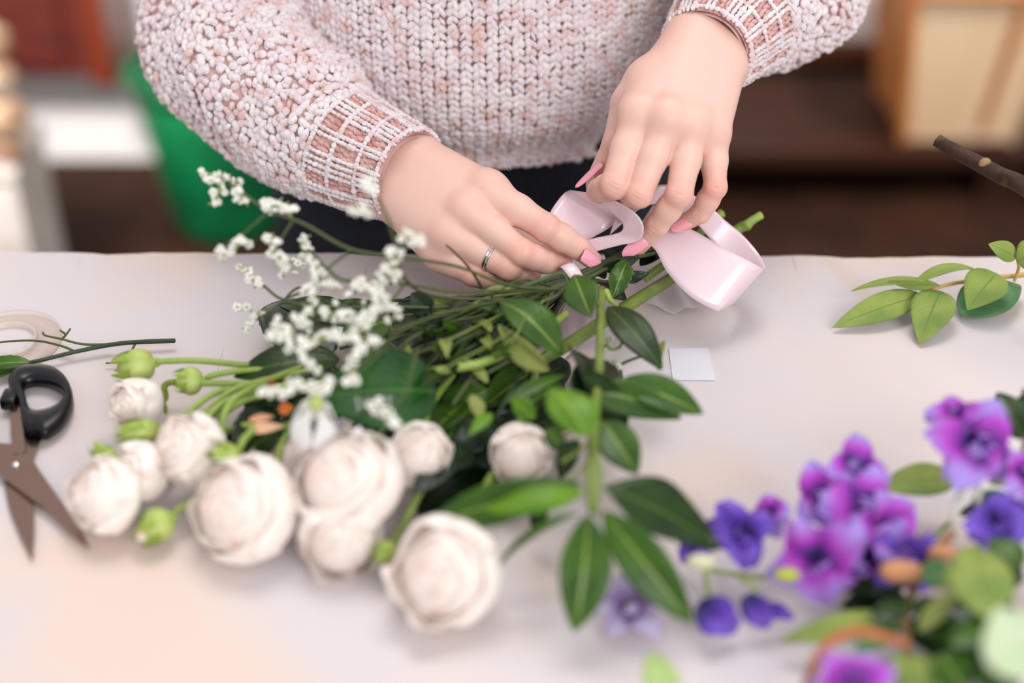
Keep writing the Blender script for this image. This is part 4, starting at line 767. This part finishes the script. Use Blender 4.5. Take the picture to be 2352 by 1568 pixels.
def hstrip(L, name, lab, wd=.024):
    P = np.array(pts(L)); C = spline(P, 40); T, N, Bn = frames(C); V = []
    for i in range(40):
        s = nrm(np.cross(T[i], [0, 0, 1])); 
        for j in range(7): q = j/6-.5; V.append(C[i]+s*wd*q+np.array((0, 0, .0015*math.cos(q*6+i*.4))))
    o = part(name, MB().add(V, grid_faces(40, 7)), SAT, rb, lab); solid(o, .0003)
hstrip([(1350, 640, .040), (1330, 700, .022), (1300, 765, .006), (1240, 830, .004), (1160, 866, .005), (1090, 880, .004)], 'tail', 'ribbon end under the stems')
hstrip([(1330, 640, .034), (1240, 665, .012), (1130, 678, .005), (1030, 690, .004)], 'tail', 'ribbon end under the little finger')
kb = PH(1316, 636, .047); ax = nrm(PH(1420, 590, .056)-PH(1240, 662, .048)); n1 = nrm(np.cross(ax, [0, 0, 1])); n2 = np.cross(ax, n1); V = []
for i in range(30):
    a = 2*math.pi*i/30
    for x in (-.0045, -.0015, .0015, .0045): V.append(kb+ax*(x+.002*math.sin(a))+(.0095+.0006*math.cos(x*900))*(math.cos(a)*n1+math.sin(a)*n2))
f = [(i*4+j, ((i+1) % 30)*4+j, ((i+1) % 30)*4+j+1, i*4+j+1) for i in range(30) for j in range(3)]
o = part('knot_wrap', MB().add(V, f), SAT, rb); solid(o, .0004)
# organza scrap and clear square
ORG = mat('organza', rgb(238, 232, 234), .4, trans=.25, alpha=.55); V = []
c4 = [PH(1478, 702, .0015), PH(1545, 640, .006), PH(1622, 700, .004), PH(1548, 724, .001)]
for i in range(14):
    for j in range(14):
        s, t = i/13, j/13; V.append(c4[0]*(1-s)*(1-t)+c4[1]*s*(1-t)+c4[2]*s*t+c4[3]*(1-s)*t+np.array((0, 0, .0015*math.sin(s*9+t*5)+.002)))
o = single('organza_scrap', MB().add(V, grid_faces(14, 14)), ORG, 'sheer white organza scrap on the table under the large ribbon loop', 'fabric scrap'); solid(o, .0002)
c4 = [PH(1536, 803, 0), PH(1626, 800, 0), PH(1643, 875, 0), PH(1545, 874, 0)]; v = np.array(c4)
o = single('clear_square', MB().add(np.vstack([v+(0, 0, .0003), v+(0, 0, .0009)]), [(0, 1, 2, 3), (7, 6, 5, 4), (0, 4, 5, 1), (1, 5, 6, 2), (2, 6, 7, 3), (3, 7, 4, 0)]), mat('clear_film', rgb(216, 216, 224), .25, coat=.3), 'small translucent white plastic square on the table', 'plastic square', smooth=False)
# ---------------------------------------------------------------- scissors
def closed(L, n):
    P = np.array(L, float); m = len(P); out = []
    for q in np.linspace(0, m, n, endpoint=False):
        i = int(q); f = q-i; a, b, c, d = [P[(i+k) % m] for k in (-1, 0, 1, 2)]; out.append(.5*((2*b)+(-a+c)*f+(2*a-5*b+4*c-d)*f*f+(-a+3*b-3*c+d)*f**3))
    return np.array(out)
def ringplate(outer, inner, h, th, n=64):                    # rounded ring between two outlines
    O = np.array([PH(u, v, h) for u, v in closed(outer, n)]); I = np.array([PH(u, v, h) for u, v in closed(inner, n)]); V = []; k = 12
    for i in range(n):
        c = (O[i]+I[i])/2; r = (O[i]-I[i])/2
        for j in range(k):
            a = 2*math.pi*j/k; x, z = math.copysign(abs(math.cos(a))**.7, math.cos(a)), math.copysign(abs(math.sin(a))**.7, math.sin(a)); V.append(c+r*x+np.array((0, 0, th/2*z)))
    idx = np.arange(n*k).reshape(n, k); f = np.stack([idx, np.roll(idx, -1, 0), np.roll(np.roll(idx, -1, 0), -1, 1), np.roll(idx, -1, 1)], -1).reshape(-1, 4)
    return MB().add(V, f)
def plate(L, h, th, mb=None, rid=0):                         # flat polygon plate; rid raises its centre line
    P = np.array([PH(u, v, h) for u, v in L]); c = P.mean(0)+np.array((0, 0, th/2+rid)); n = len(P); mb = mb or MB()
    V = np.vstack([P+(0, 0, th/2), P-(0, 0, th/2), c[None]]); i = np.arange(n); j = (i+1) % n
    mb.add(V, np.stack([i, j, np.full(n, 2*n)], 1)); mb.add(V, np.stack([i, i+n, j+n, j], 1)); mb.add(V, np.array([list(range(2*n-1, n-1, -1))])); return mb
steel = mat('scissor_steel', rgb(140, 118, 108), .22, metal=1.0, bump=.05, bscale=120); steel.node_tree.nodes['Principled BSDF'].inputs['Base Color'].default_value = (*rgb(150, 122, 110), 1)
blk = mat('black_plastic', rgb(8, 8, 12), .3, spec=.35)
sc = thing('scissors', 'black-handled steel scissors lying open on the table at the left', 'scissors', PH(40, 1060, 0))
part('handle', ringplate([(20, 880), (36, 852), (76, 843), (125, 850), (158, 880), (169, 925), (150, 968), (118, 996), (100, 1003), (82, 994), (56, 992), (50, 965), (44, 925), (26, 905)],
                         [(56, 890), (62, 884), (80, 880), (110, 883), (138, 896), (149, 912), (138, 930), (118, 942), (100, 947), (86, 949), (74, 946), (66, 935), (60, 915), (56, 902)], .008, .011), blk, sc)
part('handle_tab', B(PH(24, 916, .008), (.010, .014, .008)), blk, sc); bevel(sc.children[-1], .0015)
part('handle', ringplate([(-22, 900), (-60, 880), (-110, 885), (-150, 930), (-160, 985), (-130, 1030), (-90, 1050), (-50, 1045), (-25, 1020), (-14, 985), (-10, 950), (-12, 920)],
                         [(-40, 920), (-62, 905), (-100, 908), (-125, 940), (-132, 980), (-112, 1010), (-86, 1024), (-62, 1020), (-45, 1004), (-38, 980), (-34, 955), (-36, 935)], .008, .011), blk, sc)
part('blade', plate([(50, 992), (100, 1000), (68, 1042), (72, 1080), (78, 1150), (80, 1210), (75, 1287), (48, 1235), (22, 1170), (8, 1100), (4, 1060), (20, 1030)], .0030, .0018, rid=.0004), steel, sc)
part('blade', plate([(-30, 1000), (0, 1020), (32, 1022), (64, 1042), (100, 1095), (150, 1165), (190, 1225), (206, 1260), (160, 1225), (110, 1175), (62, 1140), (20, 1108), (-20, 1075), (-40, 1030)], .0056, .0018, rid=.0004), steel, sc)
part('tang', plate([(24, 930), (50, 928), (54, 990), (60, 1040), (30, 1045), (26, 990)], .0060, .0018), steel, sc)
part('pivot_screw', ball(PH(36, 1066, .0072), .0026, scale=(1, 1, .4)), mat('bright_steel', rgb(220, 220, 215), .2, metal=1), sc)
# sprig crossing the table at the left edge
sp = thing('cut_sprig', 'thin bare green cut sprig lying above the scissors', 'sprig', PH(200, 810, 0))
part('stem', tube(pts([(-60, 848, .006), (0, 842, .006), (80, 830, .006), (180, 806, .007), (280, 788, .008), (402, 782, .007)]), [.0012, .0013, .0014, .0015, .0016, .0017], 40, 8), STEM_D, sp)
for P in ([(170, 806, .007), (140, 794, .009), (80, 782, .010), (0, 786, .008), (-40, 800, .006)], [(250, 791, .007), (190, 790, .010), (140, 778, .013), (104, 770, .014), (98, 762, .016)], [(142, 779, .012), (152, 768, .015), (162, 754, .018)], [(152, 768, .015), (138, 758, .017)], [(310, 790, .007), (300, 808, .006), (278, 830, .005), (243, 834, .004)]):
    part('side_shoot', tube(pts(P), np.linspace(.0009, .0006, len(P)), len(P)*6, 6), STEM_T, sp)
leaf(sp, (70, 832, .010), (-60, 850, .006), 44, G_MD, pet=0, serr=.1, mix=.7); leaf(sp, (40, 838, .006), (-40, 880, .004), 36, G_MD, pet=0, serr=.1, mix=.7)
# roll of clear tape cut off by the frame
rl = thing('tape_roll', 'translucent beige tape roll lying flat at the left edge', 'tape roll', PH(20, 785, 0))
cc = PH(15, 790, 0); r1 = (PH(140, 790, 0)-cc)[0]; r0 = r1*.56
part('tape', lathe(cc, [(r0, .0), (r1, .0), (r1, .0035), (r0, .0035), (r0, 0)], 48), mat('beige_film', rgb(246, 222, 206), .3, alpha=.30), rl)
part('core', lathe(cc, [(r0*.90, .0), (r0, .0), (r0, .005), (r0*.90, .005), (r0*.90, 0)], 48), mat('core_plastic', rgb(246, 230, 220), .4, alpha=.35), rl)
# --- fabric-leaved branch, upper right
fb = thing('artificial_leaf_branch', 'artificial light green leafy branch at the far right table edge', 'branch', PH(2200, 670, 0)); OR = mat('stem_ochre', rgb(196, 160, 90), .6)
part('stem', tube(pts([(2110, 680, .012), (2170, 655, .014), (2260, 640, .016), (2340, 632, .02), (2450, 620, .03)]), [.0012, .0014, .0016, .0018, .0018], 30, 7), OR, fb)
part('stem', tube(pts([(2330, 645, .018), (2340, 615, .03), (2336, 590, .05)]), [.0012, .0012, .0012], 12, 6), OR, fb)
for b, t, wd, m, kw in [((2118, 678, .012), (1912, 752, .004), 74, G_FX, dict(pet=0, fold=.2, bend=.06)), ((2160, 656, .016), (1955, 668, .016), 40, G_FX, dict(pet=0, roll=40, fold=.3)), ((2150, 655, .018), (2040, 645, .022), 28, G_FX, dict(pet=0, roll=-35, fold=.3)),
                        ((2100, 650, .020), (2240, 618, .024), 34, G_FX, dict(pet=0, roll=-25, bend=.15)), ((2160, 668, .014), (2112, 790, .003), 104, G_FX, dict(pet=0, fold=.2, shape=.8, mix=.6)), ((2290, 628, .026), (2222, 712, .012), 104, G_FX, dict(pet=0, fold=.25, shape=.75, mix=.6)),
                        ((2205, 722, .006), (2345, 655, .010), 120, G_F2, dict(pet=0, fold=.1, shape=.8, mix=.7)), ((2334, 592, .05), (2270, 560, .06), 50, G_FX, dict(pet=0)), ((2336, 600, .05), (2400, 575, .06), 80, G_FX, dict(pet=0))]:
    leaf(fb, b, t, wd, m, G_F2, **kw)
# --- brown twig upper right
tw = thing('brown_twig', 'brown woody twig poking in from the right above the dark floor', 'twig', PD(2260, 385, .90))
part('wood', tube([PD(2152, 322, .93), PD(2190, 345, .925), PD(2260, 382, .915), PD(2300, 404, .91), PD(2352, 428, .90), PD(2450, 500, .93), PH(2640, 640, .006)], [.0042, .0046, .0050, .0052, .0056, .006, .005], 50, 10), mat('bark', rgb(62, 38, 24), .6, rgb(92, 74, 32), 40, rgb(48, 28, 20), bump=.6, spec=.3), tw)
for u, v, d in ((2262, 376, .915), (2338, 420, .902)): part('bud_scar', ball(PD(u, v, d-.003), .0042, scale=(1, .6, 1)), mat('scar', rgb(150, 120, 80), .6), tw)
# --- artificial purple flower stems, lower right
PU = petalmat('purple_petal', rgb(166, 140, 222), rgb(176, 48, 190), rgb(52, 22, 120), nscale=26, trans=.2, p0=.14, p1=.92)
PV = petalmat('violet_petal', rgb(120, 84, 200), rgb(86, 44, 168), rgb(34, 18, 96), nscale=34, trans=.15, p0=.0, p1=.9)
PG = petalmat('faded_lilac_petal', rgb(190, 180, 214), rgb(140, 116, 168), rgb(110, 80, 130), nscale=40, trans=.3)
def rpetal(mb, b, d, n, L, W, ruf, sd):
    d = nrm(d); n = nrm(np.array(n)-d*(np.array(n)@d)); s = np.cross(d, n); V = []; uv = []; nu, nv = 13, 11
    for i in range(nv):
        t = i/(nv-1); hw = W/2*(math.sin(math.pi*min(1, t*.86+.05))**.6)
        for j in range(nu):
            q = -1+2*j/(nu-1); z = .28*L*math.sin(t*2.2)-.35*L*t*t+ruf*L*t*math.sin(q*5+sd)*(.4+abs(q)); V.append(b+d*L*t*(1-.12*q*q)+s*hw*q+n*z); uv.append((t, (q+1)/2))
    mb.add(V, grid_faces(nv, nu), 0, uv)
def purple(parent, u, v, h, rpx, ax, n=4, m=PU, seed=0, ruf=.13, up=None):
    C = PH(u, v, h); d = (C-CP)@FW; R = rpx*d/FPX; rg = np.random.default_rng(seed+900); M = basis(ax, rg.uniform(0, 6))
    mb = MB()
    for k in range(n):
        a = k*2*np.pi/n+rg.normal(0, .25); rd = M[0]*math.cos(a)+M[1]*math.sin(a); rpetal(mb, C-M[2]*R*.3, rd+M[2]*rg.uniform(.2, .7), M[2]-rd*.3, R*rg.uniform(1.1, 1.75), R*rg.uniform(1.1, 1.5), ruf*.7, rg.uniform(0, 6))
    for k in range(2): a = rg.uniform(0, 6); rd = M[0]*math.cos(a)+M[1]*math.sin(a); rpetal(mb, C-M[2]*R*.2, M[2]+rd*.3, rd, R*.9, R*.7, ruf, rg.uniform(0, 6))
    return part('flower_head', mb, m, parent)
def pod(parent, u, v, h, l, w_, ang, m=PV):
    P0 = PH(u, v, h); d = (P0-CP)@FW; px = d/FPX; mb = MB(); dr = RT*math.cos(ang)-UP*math.sin(ang)
    for s in (-1, 1): rpetal(mb, P0-dr*l/2*px, dr, -FW+s*UP*.5, l*px, w_*px, .05, s)
    return part('closed_petals', mb, m, parent)
f1 = thing('purple_flower_spray', 'artificial purple and magenta ruffled flower spray at the lower right', 'flower', PH(1900, 1250, 0), 'artificial purple flower sprays')
part('stem', tube(pts([(1590, 1300, .012), (1700, 1320, .014), (1850, 1330, .016), (1980, 1330, .018), (2080, 1290, .02), (2180, 1200, .03)]), [.0014]*6, 40, 7), STEM_L, f1)
for i, q in enumerate([(1962, 1080, .060, 62, A(.1, -.4, .9), 4), (1985, 1172, .052, 80, A(.1, -.7, .7), 5), (1890, 1150, .048, 66, A(-.4, -.5, .7), 5), (1870, 1280, .036, 84, A(-.2, -.9, .4), 5), (2035, 1215, .044, 78, A(.5, -.7, .5), 5), (1768, 1180, .040, 46, A(-.6, -.3, .8), 4), (1975, 1285, .030, 80, A(.1, -.9, .3), 5)]): purple(f1, *q[:5], n=4, seed=i)
for i, q in enumerate([(1712, 1225, .034, 60, A(-.4, -.7, .5), 4), (2070, 1290, .030, 66, A(.3, -.8, .4), 5), (1590, 1255, .020, 40, A(-.5, -.5, .6), 3), (1650, 1205, .03, 38, A(-.5, -.3, .7), 3)]): purple(f1, *q[:5], n=q[5], m=PV, seed=20+i)
pod(f1, 1650, 1418, .016, 112, 92, .5); pod(f1, 1740, 1405, .016, 96, 66, .9); pod(f1, 1788, 1405, .014, 80, 34, .35)
part('stalk', tube(pts([(1700, 1330, .016), (1735, 1345, .018), (1730, 1375, .018)]), [.0012]*3, 12, 6), STEM_L, f1); part('stalk', tube(pts([(1620, 1300, .014), (1625, 1350, .016), (1640, 1380, .016)]), [.0014]*3, 12, 6), STEM_L, f1)
for u, v, r in ((1808, 1320, 20), (1610, 1290, 24), (2070, 1312, 34), (2165, 1270, 24)):
    C = PH(u, v, .04); part('calyx', ball(C, r*.8/FPX, scale=(1.4, .8, .7)), mat('calyx_col', rgb(170, 176, 50) if u == 1808 else rgb(196, 196, 160) if u == 1610 else rgb(196, 138, 96), .6), f1)
f2 = thing('purple_flower_spray', 'artificial lilac flower spray highest on the right side', 'flower', PH(2250, 1100, 0), 'artificial purple flower sprays')
for i, q in enumerate([(2235, 1030, .070, 96, A(.1, -.6, .75), 5), (2200, 960, .078, 50, A(-.3, -.1, 1), 4), (2345, 1090, .060, 54, A(.3, -.6, .6), 4)]): purple(f2, *q[:5], n=4, seed=40+i)
for i, q in enumerate([(2290, 1205, .044, 64, A(0, -.6, .8), 4), (2360, 1190, .044, 50, A(0, -.6, .8), 4)]): purple(f2, *q[:5], n=q[5], m=PV, seed=50+i)
WS = mat('pale_stalk', rgb(196, 196, 184), .5)
for P in ([(2212, 1120, .055), (2195, 1170, .05), (2190, 1220, .04)], [(2252, 1120, .055), (2245, 1150, .05), (2262, 1180, .04)]): part('stalk', tube(pts(P), [.0022, .0018, .0016], 14, 7), WS, f2)
part('stem', tube(pts([(2190, 1220, .04), (2130, 1290, .03), (2085, 1380, .02), (2085, 1460, .015)]), [.0018]*4, 20, 7), mat('brown_stalk', rgb(150, 96, 40), .6), f2)
f3 = thing('faded_lilac_flower', 'small faded lilac flower on the table below the hanging leaves', 'flower', PH(1450, 1410, 0)); purple(f3, 1445, 1400, .014, 58, A(0, -.3, .95), 5, PG, 70, .1)
f4 = thing('lilac_flower_head', 'blurred lilac flower cut by the bottom of the frame', 'flower', PH(1950, 1570, 0)); purple(f4, 1955, 1580, .05, 70, A(0, -.3, .95), 6, PU, 71, .08)
# greenery lower right
gr = thing('artificial_leaf_spray', 'artificial broad green leaves in the lower right corner', 'foliage', PH(2150, 1420, 0))
part('stem', tube(pts([(2110, 1330, .03), (2080, 1420, .03), (2085, 1500, .03), (2060, 1600, .03)]), [.0018]*4, 24, 7), STEM_B, gr)
part('stem', tube(pts([(2352, 895, .060), (2354, 1010, .050), (2320, 1150, .035), (2250, 1300, .030), (2110, 1330, .030)]), [.0014]*5, 30, 7), STEM_B, gr)
for b, t, wd, m, kw in [((2200, 1100, .03), (2015, 1120, .026), 92, G_FX, dict(fold=.1)), ((2230, 1150, .035), (2352, 1160, .036), 60, G_F2, {}), ((2350, 1100, .04), (2270, 1110, .04), 46, G_FX, {}), ((2352, 1010, .05), (2290, 900, .06), 84, G_DK, dict(mix=.4)), ((2352, 1000, .05), (2370, 890, .06), 70, G_DK, {}),
                        ((2090, 1340, .02), (1900, 1350, .016), 66, G_DK, {}), ((2080, 1430, .02), (1790, 1475, .012), 76, G_FX, dict(fold=.25)), ((2060, 1440, .024), (1960, 1500, .02), 60, G_F2, {}), ((2110, 1310, .04), (2200, 1330, .04), 70, G_F2, dict(roll=20)), ((2180, 1300, .05), (2330, 1380, .06), 150, G_FX, dict(shape=.7)), ((2270, 1420, .06), (2230, 1250, .06), 150, G_FX, dict(shape=.8)),
                        ((2110, 1450, .03), (2200, 1360, .036), 50, G_UN, dict(fold=.3)), ((2180, 1480, .05), (2320, 1440, .05), 80, G_MD, {}), ((2080, 1500, .03), (2100, 1600, .03), 90, G_FX, {}), ((2160, 1500, .04), (2220, 1600, .03), 110, G_MD, {}), ((2000, 1420, .03), (2110, 1390, .03), 60, G_DK, {}), ((2140, 1370, .03), (2130, 1460, .03), 80, G_DK, {}), ((2230, 1540, .04), (2352, 1600, .03), 100, G_DK, {}), ((2352, 1300, .05), (2270, 1240, .05), 80, G_MD, {}), ((2350, 1220, .035), (2240, 1260, .034), 60, G_DK, {}), ((2352, 1330, .02), (2180, 1290, .02), 130, G_DP, {}), ((2340, 1420, .015), (2150, 1400, .015), 140, G_DP, {}), ((2260, 1500, .012), (2060, 1440, .012), 120, G_DK, {}), ((2352, 1540, .012), (2180, 1520, .012), 130, G_DP, {}), ((2200, 1560, .012), (2050, 1540, .012), 90, G_FX, {}), ((2080, 1370, .01), (1930, 1395, .01), 80, G_DP, {}), ((2352, 1180, .02), (2200, 1180, .02), 80, G_DP, {})]:
    kw = dict(kw); kw.setdefault('pet', 0); kw.setdefault('mix', .6); leaf(gr, b, t, wd, m, G_F2, **kw)
gp = thing('pale_leaf', 'very pale green fabric leaf at the right edge near the bottom', 'leaf', PH(2310, 1480, 0)); leaf(gp, (2380, 1560, .085), (2290, 1395, .095), 190, G_PL, G_PL, pet=0, shape=.75, mix=.5)
cs = thing('orange_stem', 'arched orange-brown stem in the lower right foreground', 'stem', PH(1900, 1500, 0)); part('stalk', tube(pts([(1845, 1600, .03), (1865, 1540, .045), (1900, 1480, .055), (1960, 1450, .06), (2030, 1462, .055), (2085, 1480, .045)]), [.0022, .0022, .0023, .0023, .0022, .002], 40, 8), mat('orange_bark', rgb(190, 106, 56), .5, rgb(150, 66, 40), 12), cs)
ll = thing('lime_leaf', 'light green leaf tip entering at the bottom edge', 'leaf', PH(1520, 1560, 0)); leaf(ll, (1540, 1640, .03), (1496, 1496, .03), 90, leafmat('lime', rgb(176, 200, 128), rgb(160, 188, 110), rgb(186, 206, 140), coat=0), pet=0, mix=.5)
